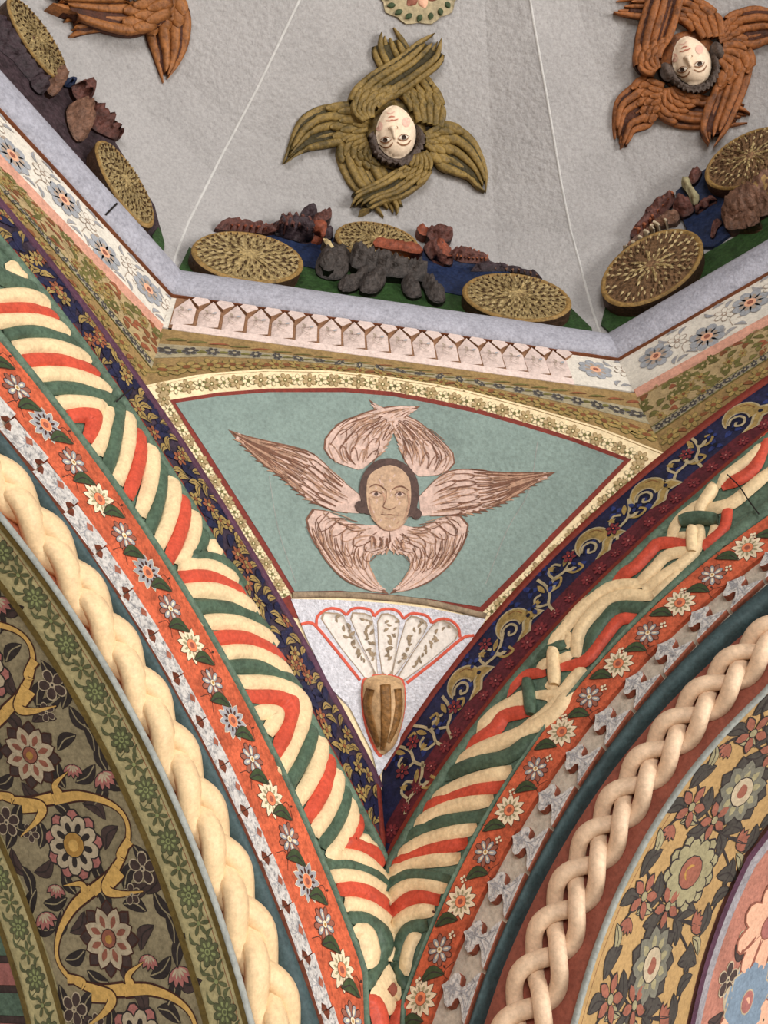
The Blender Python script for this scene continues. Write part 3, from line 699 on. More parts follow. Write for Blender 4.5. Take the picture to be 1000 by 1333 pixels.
# right: gold flower panel, purple and grey rules, rosy panel
s = 1
t = tag(soff_strip(MB(), s, .03, .9, -0.012, M_rosy).build('ceiling_arch_right'), 'underside of the right arch, gold with slate flowers, then a rosy panel', 'arch soffit', kind='structure')
def dgo(th): return .218+max(0, th-38)*.0042
def soff_strip_f(mb, side, f0, f1, off, m, t0=-18, t1=74, nd=3):
    V = []; F = []; n = nd+1; ths = frange(t0, t1, 1)
    for th in ths:
        for k in range(n): V.append(frame_soff(side, th, f0(th)+(f1(th)-f0(th))*k/nd, off)[0])
    for i in range(len(ths)-1):
        for k in range(nd): F.append((i*n+k, i*n+k+1, (i+1)*n+k+1, (i+1)*n+k))
    mb.add(V, F, m, True); return mb
soff_strip_f(MB(), s, lambda a: .003, dgo, 0.0, M_sgold).build('gold_panel', t)
soff_strip_f(MB(), s, dgo, lambda a: dgo(a)+.014, 0.010, M_plum, nd=1).build('purple_rule', t)
soff_strip_f(MB(), s, lambda a: dgo(a)+.014, lambda a: dgo(a)+.036, 0.006, M_strip, nd=1).build('grey_rule', t)
soff_strip_f(MB(), s, lambda a: dgo(a)+.036, lambda a: .62, 0.0, M_rosy).build('rosy_panel', t)
k = 0
for th0 in [34.88-7.46*j for j in range(4, 0, -1)]+[34.88, 42.4, 49.83, 57.3]:
    mid = .116+max(0, th0-36)*.0013
    odd = k % 2
    sput(mGs if not odd else mGr, s, th0, mid, t, .3+k, .112, .104, lay=.003)
    g = MB()
    for sg in (1, -1):
        pts = [(th0-3.6, mid+sg*.02), (th0-2.4, mid+sg*.085), (th0, mid+sg*.098), (th0+2.4, mid+sg*.086), (th0+3.7, mid-sg*.0)]
        soff_curve(g, s, pts, .008, .0014, M_leafk)
        pts = [(th0+2.4, mid+sg*.086), (th0+3.0, mid+sg*.05), (th0+3.5, mid+sg*.045)]
        soff_curve(g, s, pts, .007, .0014, M_leafk)
    g.build('vine_stem', t)
    for dx, dy, me, ss, r_ in ((3.3, .072, mGtul, .058, 1.2), (3.9, -.070, mGb, .058, .5), (3.2, -.010, mGb, .056, .1), (4.3, .034, mGl, .040, .9), (2.7, .040, mGl, .044, 2.2), (3.0, -.052, mGl, .046, .3), (4.6, -.030, mGl, .042, -.7), (1.9, .088, mGl, .044, .4), (-1.9, .086, mGl, .048, 1.9), (-.4, .100, mGl, .040, 2.6), (1.7, -.088, mGl, .046, 2.8), (-1.6, -.088, mGtul, .042, -1.5), (.2, -.100, mGt, .034, .6), (4.0, .098, mGt, .034, 1.2), (-2.6, -.062, mGt, .036, 2.0), (5.2, .09, mGl, .04, 0.4), (4.9, -.094, mGl, .038, 2.2)):
        sput(me, s, th0+dx, mid+dy, t, r_, ss, lay=.0022 if me is not mGb else .0035)
    k += 1
for th, d, me, ss in ((46.9, .428, mSky, .15), (40.6, .385, mPch, .15), (34, .42, mSky, .14), (53.5, .40, mPch, .14), (41.5, .475, mSky, .10), (27.5, .40, mPch, .14), (21, .43, mSky, .14), (14.5, .39, mPch, .14), (33, .52, mSky, .10), (48, .53, mPch, .12)):
    sput(me, s, th, d, t, .4, ss, lay=.003)
for i in range(110):
    th = rnd.uniform(2, 64) if i > 46 else rnd.uniform(28, 62); d = rnd.uniform(dgo(th)+.055, .60)
    sput(rnd.choice((mLfK2, mLfK2, mGl, mPansy)), s, th, d, t, rnd.uniform(0, 6), rnd.uniform(.035, .05), lay=.0014)

# ------------------------------------------------------------------ striped rope mouldings
ROPE = {}
for side in (-1, 1):
    sn = SIDE[side]
    t = thing('rope_moulding', {-1: 'twisted rope moulding of cream, red and green strands on the left arch', 1: 'rope moulding knotting into an interlace on the right arch'}[side], 'moulding', AP(side, 35, 1.18))
    slab(MB(), side, rf(side, 'or_out'), rf(side, 'rope_out'), -0.004, M_green).build('rope_bed', t)
    slab(MB(), side, rf(side, 'rope_out', -.018), rf(side, 'rope_out', -.001), 0.0, M_green, dome=.014).build('frame_strip', t)
    slab(MB(), side, rf(side, 'or_out', .001), mixr(side, 'or_out', 'rope_in', .85), 0.0, M_green, dome=.012).build('frame_strip', t)
    ROPE[side] = t
C_, R__, G_ = M_scream, M_sred, M_sgreen
def strand(side, ox, oy, sc, col, pts, wd, h=0.0, over=None):
    p = [Vector(a) for a in cr(pts, ox, oy, sc)]; mb = MB()
    if h == 0 and wd > 12.5: p[0] = p[0]+(p[0]-p[1]).normalized()*3.5; p[-1] = p[-1]+(p[-1]-p[-2]).normalized()*3.5
    ribbon(mb, p, wd*(1.24 if side < 0 else 1.14), SCOR, col, bulge=.58, h0=h, n=5, soft=(h == 0), taper=lambda q: .72+.28*min(1, 7*q, 7*(1-q)))
    return mb.build('rope_strand', ROPE[side])
o1 = (0, 260, 3.3333); o2 = (0, 560, 2.941); o4 = (200, 700, 2.941); o5 = (300, 1000, 2.7778); o6 = (520, 720, 2.941); o7 = (700, 560, 3.3333); o8 = (660, 640, 2.941)
for og, col, pts, wd in [
 (o1, G_, [(-60, 300), (20, 345), (160, 400)], 15), (o1, C_, [(35, 270), (70, 325), (112, 362)], 12),
 (o1, C_, [(-60, 430), (90, 418), (205, 472)], 17), (o1, R__, [(-60, 482), (110, 478), (240, 524)], 15), (o1, C_, [(-60, 530), (140, 530), (290, 588)], 17),
 (o1, G_, [(25, 582), (160, 578), (335, 645)], 15), (o1, C_, [(60, 640), (215, 642), (382, 708)], 18), (o1, R__, [(100, 695), (255, 704), (418, 765)], 16),
 (o1, C_, [(145, 755), (300, 768), (468, 838)], 18), (o1, G_, [(190, 815), (340, 826), (505, 890)], 15),
 (o1, C_, [(248, 880), (350, 884), (455, 912)], 17), (o1, C_, [(470, 905), (445, 1000), (424, 1100)], 17), (o1, R__, [(295, 935), (385, 938), (405, 975), (385, 1045)], 17),
 (o1, G_, [(512, 890), (500, 1010), (470, 1175)], 16), (o1, C_, [(545, 930), (552, 1060), (512, 1228)], 17), (o1, R__, [(588, 1005), (600, 1130), (558, 1290)], 16),
 (o2, C_, [(570, 62), (577, 180), (540, 322)], 17), (o2, G_, [(608, 130), (608, 250), (575, 385)], 15), (o2, C_, [(650, 185), (657, 300), (608, 445)], 17),
 (o2, R__, [(688, 255), (696, 360), (648, 500)], 16), (o2, C_, [(730, 312), (737, 410), (690, 510)], 16), (o2, G_, [(772, 375), (768, 440), (745, 482), (830, 505), (930, 590)], 15), (o2, C_, [(795, 415), (815, 455), (846, 492)], 11),
 (o2, C_, [(690, 518), (800, 525), (905, 598)], 17), (o2, R__, [(690, 560), (815, 570), (938, 655)], 16), (o2, C_, [(712, 612), (845, 622), (978, 710)], 18),
 (o4, G_, [(155, 262), (290, 275), (432, 355)], 16), (o4, C_, [(188, 322), (320, 330), (462, 410)], 18), (o4, R__, [(228, 385), (350, 390), (490, 478)], 17),
 (o4, C_, [(258, 440), (390, 447), (522, 545)], 18), (o4, G_, [(285, 490), (420, 500), (552, 580)], 16),
 (o4, C_, [(320, 550), (470, 565), (555, 635), (560, 720), (520, 820), (487, 900)], 18), (o4, R__, [(348, 605), (490, 615), (522, 655), (500, 750), (468, 845)], 17), (o4, C_, [(392, 670), (450, 668), (462, 700), (440, 745)], 17),
 (o4, G_, [(600, 725), (582, 820), (520, 945)], 16), (o4, C_, [(630, 765), (622, 880), (553, 1010)], 18), (o4, R__, [(660, 830), (652, 950), (588, 1075)], 17),
 (o4, C_, [(690, 890), (682, 1005), (618, 1135)], 18), (o4, G_, [(722, 955), (712, 1060), (648, 1180)], 16),
 (o5, C_, [(432, 115), (425, 215), (372, 308), (450, 325), (560, 398)], 17), (o5, R__, [(460, 175), (448, 235), (428, 268), (490, 292), (548, 348)], 15), (o5, C_, [(482, 238), (482, 265), (530, 308)], 12),
 (o5, G_, [(350, 345), (460, 360), (568, 436)], 15), (o5, C_, [(368, 388), (470, 402), (570, 476)], 18), (o5, R__, [(392, 436), (480, 444), (576, 536)], 18), (o5, C_, [(418, 490), (500, 512), (578, 588)], 18),
 (o5, G_, [(432, 532), (505, 560), (548, 620), (552, 690)], 17), (o5, C_, [(455, 575), (490, 610), (512, 715)], 17), (o5, C_, [(562, 585), (574, 640), (572, 700)], 12), (o5, G_, [(560, 692), (515, 750), (495, 800)], 12),
 (o5, R__, [(500, 830), (530, 880), (545, 960)], 16)]:
    strand(-1, *og, col, pts, wd)
for og, col, pts, wd in [
 (o5, C_, [(572, 402), (650, 345), (825, 325)], 17), (o5, R__, [(585, 362), (680, 312), (852, 268)], 17), (o5, C_, [(612, 325), (710, 262), (885, 215)], 18),
 (o5, G_, [(640, 262), (740, 200), (925, 172)], 16), (o5, C_, [(668, 220), (770, 150), (945, 112)], 18), (o5, R__, [(700, 160), (800, 105), (985, 62)], 17),
 (o5, G_, [(572, 436), (640, 385), (785, 402)], 15), (o5, C_, [(575, 476), (650, 425), (775, 432)], 18), (o5, R__, [(580, 536), (660, 468), (748, 476)], 18), (o5, C_, [(582, 588), (650, 528), (732, 512)], 18),
 (o5, G_, [(705, 568), (650, 580), (612, 640), (596, 690)], 17), (o5, C_, [(672, 600), (645, 650), (628, 740)], 15), (o5, C_, [(584, 585), (590, 640), (580, 700)], 12), (o5, G_, [(590, 695), (612, 740), (622, 800)], 11),
 (o5, R__, [(622, 850), (605, 890), (598, 960)], 15),
 (o6, C_, [(130, 950), (265, 878), (425, 835)], 18), (o6, G_, [(180, 852), (300, 802), (420, 775), (530, 690)], 17),
 (o6, C_, [(222, 805), (330, 745), (470, 690), (600, 610), (660, 500)], 18), (o6, R__, [(262, 745), (365, 675), (405, 622), (490, 605)], 17), (o6, C_, [(300, 690), (370, 615), (475, 555)], 17),
 (o8, C_, [(-15, 845), (30, 800), (75, 775)], 13), (o8, R__, [(-10, 778), (60, 708), (150, 690)], 12.5), (o8, G_, [(95, 645), (160, 602), (240, 578)], 11.5), (o8, C_, [(118, 690), (150, 655), (210, 640), (250, 620)], 11),
 (o8, C_, [(110, 778), (200, 772), (258, 710), (300, 675)], 12.5), (o8, C_, [(150, 735), (185, 760), (150, 800)], 10), (o8, C_, [(60, 905), (130, 860), (190, 800), (250, 720)], 12),
 (o8, R__, [(215, 670), (300, 648), (370, 565), (432, 492), (490, 485)], 13.5), (o8, C_, [(265, 625), (276, 540), (340, 455), (430, 402), (560, 398)], 15.5), (o8, C_, [(135, 612), (200, 545), (300, 435), (400, 368), (520, 350)], 14.5), (o8, C_, [(200, 580), (222, 545), (238, 560), (225, 600)], 9),
 (o8, G_, [(318, 612), (332, 560), (390, 475), (440, 442), (555, 446)], 15),
 (o8, R__, [(400, 335), (480, 298), (540, 240), (590, 198), (705, 200)], 14), (o8, C_, [(505, 350), (560, 300), (615, 245), (700, 225)], 13), (o8, C_, [(530, 372), (610, 318), (690, 262), (735, 190), (730, 110)], 14), (o8, C_, [(560, 402), (620, 350), (680, 300)], 12),
 (o8, C_, [(628, 175), (655, 112), (705, 70), (760, 40)], 13), (o8, R__, [(755, 208), (830, 142), (845, 48)], 13), (o8, C_, [(745, 70), (850, 50), (930, -10), (1010, -80)], 14), (o8, C_, [(650, 170), (690, 168), (735, 185)], 9), (o8, C_, [(770, 200), (790, 150), (800, 100)], 9),
 (o7, R__, [(808, 240), (890, 205), (950, 150), (985, 60), (1010, 20)], 14), (o7, C_, [(770, 240), (840, 185), (935, 112), (990, 35)], 14)]:
    strand(1, *og, col, pts, wd)
# the twist goes on round both arches beyond the surveyed stretch
for side, thr in ((-1, 3.5), (1, 12.0)):
    k = 0; th = thr
    while th > -24:
        ri, ro = RR(side, 'rope_in', th), RR(side, 'rope_out', th)-.02; c = []
        for i in range(9):
            q = i/8; c.append((AP(side, th-2.6*q-.5*math.sin(math.pi*q), ri+(ro-ri)*q), (AP(side, th-2.6*q+.2, ri+(ro-ri)*q)-AP(side, th-2.6*q-.2, ri+(ro-ri)*q)).normalized()))
        V = []; F = []
        for i, (p, tg) in enumerate(c):
            e_ = .4+.6*min(1, 4*min(i/8, 1-i/8)+.1)
            for j in range(7): a = math.pi*j/6; V.append(p+tg*(.021*math.cos(a)*e_)+WN(side)*(.014*math.sin(a)*e_))
        for i in range(8):
            for j in range(6): F.append((i*7+j, i*7+j+1, (i+1)*7+j+1, (i+1)*7+j))
        MB().add(V, F, (C_, R__, C_, G_)[k % 4], True).build('rope_strand', ROPE[side]); k += 1; th -= 1.05
# strands that pass over the knots
for col, og, pts, wd in [(G_, o8, [(82, 722), (90, 790), (96, 858)], 13), (C_, o8, [(180, 605), (182, 670), (186, 745)], 13.5), (G_, o8, [(668, 118), (740, 106), (812, 112)], 14), (C_, o8, [(715, 238), (712, 180), (716, 140)], 13), (C_, o8, [(738, 95), (748, 60), (775, 20), (800, -20)], 12)]:
    strand(1, *og, col, pts, wd, h=.012)
mb = MB(); blob(mb, cr([(570, 708), (610, 770), (622, 820), (600, 870), (572, 895), (545, 870), (500, 815), (535, 760)], *o5), SCOR, M_scream, H=.008, n=2, grid=5, h0=.004); mb.build('rope_diamond', ROPE[-1])
mb = MB(); blob(mb, cr([(572, 780), (590, 805), (572, 832), (552, 805)], *o5), SCOR, M_ground, H=0.0, n=1, grid=4, h0=.016); mb.build('diamond_inlay', ROPE[-1])
# hairline cracks in the mouldings
mb = MB(); ribbon(mb, cr([(480, 893), (515, 862), (555, 830)], *o1), 2.2, SCOR, M_crack, bulge=0, h0=.020); mb.build('crack', ROPE[-1])
mb = MB(); ribbon(mb, cr([(835, 215), (890, 270), (930, 330), (975, 390)], *o7), 1.8, SCOR, M_crack, bulge=0, h0=.026); mb.build('crack', ROPE[1])

# ------------------------------------------------------------------ cornice: fascia, pink fillet, ochre frieze, round moulding
FT, FB, GT = -.047, -.160, -.184
def oct_pt(i, j, t, z, off=0.0):
    a = Vector(VERT[i]); b = Vector(VERT[j]); q = a.lerp(b, t); n = Vector((-(a+b).x, -(a+b).y)).normalized(); p = P3(q.x, q.y, z); return p+Vector((n.x, n.y, 0))*off
SEG = [(-2, -1, 'left'), (-1, 1, 'centre'), (1, 2, 'right')]
def oct_course(mb, i, j, z0, z1, o0, o1, m, skirt=-.06, t0=0, t1=1):
    # mitred so that neighbouring lengths meet at the corner
    def pt(t, z, off):
        p = oct_pt(i, j, t, z, off); a = Vector(VERT[i]); b = Vector(VERT[j]); d = (b-a).normalized(); s_ = T8*off
        k = (s_ if t == 0 and t0 == 0 else (-s_ if t == 1 and t1 == 1 else 0)); return p+Vector((d.x, d.y, 0))*k
    V = [pt(t, z, o) for t in (t0, t1) for z, o in ((z1, skirt), (z1, o1), (z0, o0), (z0, skirt))]
    mb.add(V, [(0, 1, 5, 4), (1, 2, 6, 5), (2, 3, 7, 6), (0, 3, 2, 1), (4, 5, 6, 7)], m); return mb
trim_f = thing('trim_1', 'white floral fascia under the round grey moulding of the octagon', 'cornice', P3(0, 1, FB), kind='structure')
trim_g = thing('trim_2', 'ochre leaf frieze with a pink fillet below the white fascia', 'frieze', P3(0, 1, GT), kind='structure')
trim_p = thing('trim_3', 'round grey lilac stone moulding edging the octagon of the dome', 'moulding', P3(0, 1, 0), kind='structure')
for i, j, nm in SEG:
    oct_course(MB(), i, j, FB, FT, 0.0, 0.0, M_fascia).build('fascia', trim_f)
    oct_course(MB(), i, j, FT-.004, FT+.018, 0.010, 0.016, M_joint).build('brown_joint', trim_f)
    if nm != 'centre': oct_course(MB(), i, j, GT, FB, 0.0, 0.010, M_pink).build('pink_fillet', trim_g)
    # round moulding
    V = []; F = []; n = 14; rad = .043
    a = Vector(VERT[i]); b = Vector(VERT[j]); d = (b-a).normalized(); L = (b-a).length*K
    for q in range(25):
        t_ = q/24
        for k in range(n):
            an = 2*math.pi*k/n; off = rad*K*math.cos(an)*.52+.004; z = -.006+rad*math.sin(an)
            p = oct_pt(i, j, t_, z, off)
            if q in (0, 24): s_ = T8*off*(1 if q == 0 else -1); p = p+Vector((d.x, d.y, 0))*s_
            V.append(p+Vector((0, 0, rnd.uniform(-.0015, .0015))))
    for q in range(24):
        for k in range(n): F.append((q*n+k, q*n+(k+1) % n, (q+1)*n+(k+1) % n, (q+1)*n+k))
    MB().add(V, F, M_pipe, True).build('round_moulding', trim_p)
    if nm == 'left': SPIPE = Surf(V, F)
    # ledge behind the moulding
    oct_course(MB(), i, j, .0, .008, -.30, -.30, M_grass, skirt=.03).build('ledge', trim_p)
for px in ([(137, 280), (145, 272), (152, 265)],):
    mb = MB(); ribbon(mb, px, 2.6, SPIPE, M_crack, bulge=0, h0=.003); mb.build('crack', trim_p)

# fascia flowers
mFa = flower(8, 1, .6, M_ogry, M_fgrey, M_forg, M_pbrick, lw=.03, ring=M_ftan, corer=.34).mesh('painted_flower')
mFb = flower(6, 1, .5, M_ftan, M_fascia, M_ftan, M_fascia, lw=.10, corer=.26).mesh('painted_flower')
mFl = leaf(2, .6, M_ftan, M_fgrey, M_ftan, lw=.08, bend=.2).mesh('painted_leaf')
f = Motif(); f.stroke([(-1, -.5), (-.5, .4), (.2, .4), (.5, -.1), (.1, -.4), (-.1, -.1)], .08, 0, M_ftan); f.petal(.6, .4, 1.1, .35, 1, M_ftan); f.petal(-.6, .4, 1.0, .3, 1, M_fgrey); mFt = f.mesh('painted_tendril')
def frame_oct(i, j, t, z, off=0.0):
    p = oct_pt(i, j, t, z, off); a = Vector(VERT[i]); b = Vector(VERT[j]); n = Vector((-(a+b).x, -(a+b).y, 0)).normalized(); y = Vector((0, 0, 1)); return p, y.cross(n), y, n
zc = (FT+FB)/2
def fascia_row(i, j, t0, t1, cnt, ph=0):
    for q in range(cnt):
        t_ = t0+(t1-t0)*(q+.5)/cnt; dt = (t1-t0)/cnt
        put(mFa, 'painted_flower', mtx(frame_oct(i, j, t_, zc-(.020 if q % 2 else -.006), .001), q*.7, .064), trim_f)
        put(mFb, 'painted_flower', mtx(frame_oct(i, j, t_+dt*.5, zc+.014, .001), q, .036), trim_f)
        for dx, dz, r_ in ((.30, -.034, 1.0), (.42, -.040, .2), (.62, -.036, -.8), (.70, .034, .6), (.28, .036, 2.2), (.5, .045, 0)):
            put(mFl, 'painted_leaf', mtx(frame_oct(i, j, t_+dt*dx, zc+dz, .001), r_, .024), trim_f)
        put(mFt, 'painted_tendril', mtx(frame_oct(i, j, t_+dt*.66, zc-.010, .0006), .4, .040), trim_f)
fascia_row(-2, -1, 0.0, 1.0, 9); fascia_row(1, 2, 0.02, 1.0, 9); fascia_row(-1, 1, .86, 1.0, 1)
# row of little pointed niches on the centre length
n_n = 17; x0, x1 = -.405, .300
oct_course(MB(), -1, 1, FB, FT, .0015, .0015, M_nline, t0=.012, t1=.86).build('niche_ground', trim_f)
for q in range(n_n):
    xa = x0+(x1-x0)*q/n_n; xb = x0+(x1-x0)*(q+1)/n_n; xm = (xa+xb)/2; hw = (xb-xa)/2
    mb = MB(); V = []; F = []
    # a leaning petal panel: pointed top, recessed at its left edge
    prof = [(xa+hw*.14, FB+.010), (xb-hw*.14, FB+.010), (xb-hw*.12, FB+.062), (xm+hw*.1, FT-.010), (xa+hw*.12, FB+.066)]
    dep = [.003, .016, .018, .012, .003]
    top = [P3(x, 1, z)+Vector((0, -d_, 0)) for (x, z), d_ in zip(prof, dep)]; bot = [P3(x, 1, z) for x, z in prof]
    mid = sum(top, Vector())/5+Vector((0, -.006, 0))
    mb.add(top+[mid], [(k, (k+1) % 5, 5) for k in range(5)], M_niche); mb.add(top+bot, [(k, 5+k, 5+(k+1) % 5, (k+1) % 5) for k in range(5)], M_nline)
    ob = mb.build('niche_panel', trim_f)
    # upper spandrel petal
    mb = MB(); tr = [(xm+hw*.34, FT-.014), (xb, FB+.078), (xb+hw*.86, FT-.014), (xb+hw*.6, FT-.003), (xm+hw*.6, FT-.003)]
    top = [P3(x, 1, z)+Vector((0, -.014, 0)) for x, z in tr]; bot = [P3(x, 1, z) for x, z in tr]
    mb.add(top, [tuple(range(5))], M_niche); mb.add(top+bot, [(k, 5+k, 5+(k+1) % 5, (k+1) % 5) for k in range(5)], M_nline); mb.build('niche_spandrel', trim_f)
    fr = (P3(xm, 1, (FB+FT)/2-.012)+Vector((0, -.022, 0)), Vector((1, 0, 0)), Vector((0, 0, 1)), Vector((0, -1, 0)))
    put(mFt, 'painted_tendril', mtx(fr, 1.4, .034), trim_f)
oct_course(MB(), -1, 1, FB-.008, FB+.008, .006, .012, M_niche, t0=.02, t1=.86).build('niche_sill', trim_f)
oct_course(MB(), -1, 1, GT, FB-.010, 0.0, 0.006, M_gold).build('ochre_course', trim_g)

# ochre frieze on the side walls
mLb = leaf(2, .9, M_ink, M_lbrown, None, lw=.05, bend=.15).mesh('painted_leaf'); mLg = leaf(2, .9, M_ink, M_lgreen, None, lw=.05, bend=.15).mesh('painted_leaf'); mLr = leaf(2, .8, M_ink, M_lrust, None, lw=.05, bend=.2).mesh('painted_leaf')
mGf = flower(6, 1, .5, M_lgreen, M_gilt, M_lbrown, None, lw=.06, corer=.3).mesh('painted_flower'); mGrf = flower(8, 1, .5, M_lgreen, M_lgreen, M_gold2, None, lw=.04, corer=.3).mesh('painted_flower'); mGgr = flower(6, 1, .6, M_ogry, M_pslate, M_goldg, None, lw=.04, corer=.3).mesh('painted_flower')
mTl = leaf(2, .35, M_gold2, M_gold2, None, lw=.02, bend=.5).mesh('painted_leaf')
def zlow(side, u):
    th = math.degrees(math.asin(max(-1, min(1, (aw-u)/1.34)))); r = RR(side, 'blue_out', th); return az+math.sqrt(max(0, r*r-(aw-u)**2))
US = aw*math.sqrt(2)*S2*0+0.583
def wall_patch(mb, side, flo, fhi, off, m, u0=US, u1=1.42, st=.03):
    V = []; F = []; us = frange(u0, u1, st)
    for u in us: V += [W(side, u, flo(u), off), W(side, u, fhi(u), off)]
    mb.add(V, [(2*k, 2*k+1, 2*k+3, 2*k+2) for k in range(len(us)-1)], m); return mb
for side in (-1, 1):
    zb = lambda u: zlow(side, u); H_ = lambda u, q: zb(u)+(GT-zb(u))*q
    wall_patch(MB(), side, lambda u: zb(u)-.004, lambda u: GT+.002, 0.001, M_gold).build('ochre_course', trim_g)
    wall_patch(MB(), side, lambda u: H_(u, .45), lambda u: H_(u, .98), 0.002, M_gold2).build('pale_course', trim_g)
    wall_patch(MB(), side, lambda u: H_(u, .34), lambda u: H_(u, .46), 0.003, M_goldg).build('grey_course', trim_g)
    for q in (.34, .46): wall_patch(MB(), side, lambda u: H_(u, q)-.0012, lambda u: H_(u, q)+.0012, 0.0036, M_lgreen).build('painted_line', trim_g)
    def fr_w(u, z, off): y = Vector((0, 0, 1)); nrm = WN(side); return W(side, u, z, off), y.cross(nrm), y, nrm
    for u in frange(US+.012, 1.3, .016):
        hh = GT-zb(u)
        for q in (.52, .62, .73, .85, .94):
            me = rnd.choice((mLb, mLg, mLr, mLg, mGrf, mTl, mGf)); put(me, 'painted_leaf', mtx(fr_w(u+rnd.uniform(-.008, .008), H_(u, q)+rnd.uniform(-.004, .004), .0022+.0004*rnd.random()), rnd.uniform(-.9, .9), rnd.uniform(.013, .022), .17*hh), trim_g)
        put(mGgr, 'painted_flower', mtx(fr_w(u, H_(u, .40), .0034), u*30, .017, .09*hh), trim_g)
    for u in frange(US+.02, 1.3, .040):
        put(mGf, 'painted_flower', mtx(fr_w(u, H_(u, .17), .0024), u*9, .030, .24*(GT-zb(u))), trim_g); put(mLb, 'painted_leaf', mtx(fr_w(u+.02, H_(u, .16), .0024), rnd.uniform(-1, 1), .018), trim_g)
# ochre frieze over the pendentive: from the arc up to the fascia
ARC = [(-0.414, -0.349), (-0.334, -0.294), (-0.237, -0.255), (-0.133, -0.233), (-.05, -.228), (0.032, -0.231), (0.084, -0.236), (0.202, -0.264), (0.312, -0.301), (0.414, -0.355)]
def arc_z(x):
    for (a, za), (b, zb_) in zip(ARC, ARC[1:]):
        if x <= b: return za+(zb_-za)*(x-a)/(b-a)
    return ARC[-1][1]
xs = frange(-.414, .414, .02); V = []
for x in xs: V += [P3(x, 1, arc_z(x)-.0015)+Vector((0, -.001, 0)), P3(x, 1, GT+.002)+Vector((0, -.001, 0))]
MB().add(V, [(2*k, 2*k+1, 2*k+3, 2*k+2) for k in range(len(xs)-1)], M_gold).build('ochre_course', trim_g)
V = []
for x in xs: zz = arc_z(x); V += [P3(x, 1, zz+(GT-zz)*.52)+Vector((0, -.002, 0)), P3(x, 1, zz+(GT-zz)*.80)+Vector((0, -.002, 0))]
MB().add(V, [(2*k, 2*k+1, 2*k+3, 2*k+2) for k in range(len(xs)-1)], M_goldg).build('grey_course', trim_g)
def fr_c(x, z, off): return P3(x, 1, z)+Vector((0, -off, 0)), Vector((1, 0, 0)), Vector((0, 0, 1)), Vector((0, -1, 0))
for x in frange(-.395, .395, .034):
    zz = arc_z(x); hh = GT-zz
    put(mGf, 'painted_flower', mtx(fr_c(x, zz+hh*.27, .0026), x*20, .034, .36*hh), trim_g); put(mLb, 'painted_leaf', mtx(fr_c(x+.017, zz+hh*.27, .0026), .4, .026, .30*hh), trim_g)
    put(mGgr, 'painted_flower', mtx(fr_c(x, zz+hh*.66, .0032), x*20, .022, .22*hh), trim_g); put(mLg, 'painted_leaf', mtx(fr_c(x+.017, zz+hh*.66, .0032), .2, .020, .14*hh), trim_g)
    put(mLr if rnd.random() < .5 else mLg, 'painted_leaf', mtx(fr_c(x+.008, zz+hh*.90, .0026), .2, .034, .12*hh), trim_g)

# ------------------------------------------------------------------ pendentive
def pend(s_, t_):
    # s_ -1..1 between the walls, t_ 0..1 from the tip to the arc
    def edge(side, t_):
        thb = math.degrees(math.asin(min(1, aw/RR(side, 'blue_out', 47.4)))); tht = math.degrees(math.asin((aw-.584)/RR(side, 'blue_out', 18)))
        th = thb+(tht-thb)*t_; return AP(side, th, RR(side, 'blue_out', th))
    q = (s_+1)/2; p = edge(-1, t_).lerp(edge(1, t_), q); top = edge(-1, 1).lerp(edge(1, 1), q)
    p.z += (K*arc_z(top.x/K)+Z0+.004-top.z)*t_**2.2
    p.y -= .0025*t_
    return p
NS, NT = 24, 30
V = [pend(-1+2*i/NS, max(0.0, j/NT)) for j in range(NT+1) for i in range(NS+1)]
F = [(j*(NS+1)+i, j*(NS+1)+i+1, (j+1)*(NS+1)+i+1, (j+1)*(NS+1)+i) for j in range(NT) for i in range(NS)]
SP = Surf(V, F)
PEND = tag(MB().add(V, F, M_cream, True).build('wall_corner'), 'triangular pendentive with cream floral border around a sage green field', 'pendentive', kind='structure')
FIELD = [(228, 525), (285, 516), (350, 511), (450, 511), (510, 516), (560, 525), (620, 538), (680, 555), (745, 575), (812, 600), (765, 648), (718, 695), (672, 743), (625, 790), (560, 780), (500, 773), (440, 769), (383, 770), (345, 706), (308, 648), (268, 585)]
FO = [(221, 521), (285, 511), (350, 506), (450, 505), (510, 510), (560, 519), (620, 532), (680, 549), (745, 569), (822, 598), (771, 651), (724, 699), (678, 748), (628, 797), (560, 784), (500, 777), (440, 772), (379, 773), (339, 709), (302, 651), (262, 588)]
mb = MB(); blob(mb, FO, SP, M_dkred, H=0, h0=.0025, grid=14, n=1); mb.build('red_border_line', PEND)
mb = MB(); blob(mb, FIELD, SP, M_teal, H=0, h0=.0038, grid=14, n=1); FLD = mb.build('sage_field', PEND)
for pts, wd in (([(700, 575), (688, 640), (660, 690), (632, 760)], 1.1), ([(350, 620), (362, 690), (385, 760)], 1.0)):
    mb = MB(); ribbon(mb, pts, wd, SP, M_bead, bulge=0, h0=.0046); mb.build('plaster_crease', PEND)
mRo = flower(6, 1, .5, M_gold, M_gold2, M_lgreen, M_cream, lw=.10, corer=.3).mesh('painted_rosette')
mRo2 = flower(5, 1, .5, M_psage, M_cream, M_lgreen, None, lw=.12, corer=.3).mesh('painted_rosette')
mSm = leaf(2, .9, M_lgreen, M_lgreen, None, lw=.02, bend=.1).mesh('painted_leaf')
def fr_px(surf, px, off):
    p, n = surf.cast(px); a, _ = surf.cast((px[0]+6, px[1])); x = (a-p).normalized(); x = (x-n*x.dot(n)).normalized(); y = n.cross(x); return p+n*off, x, y, n
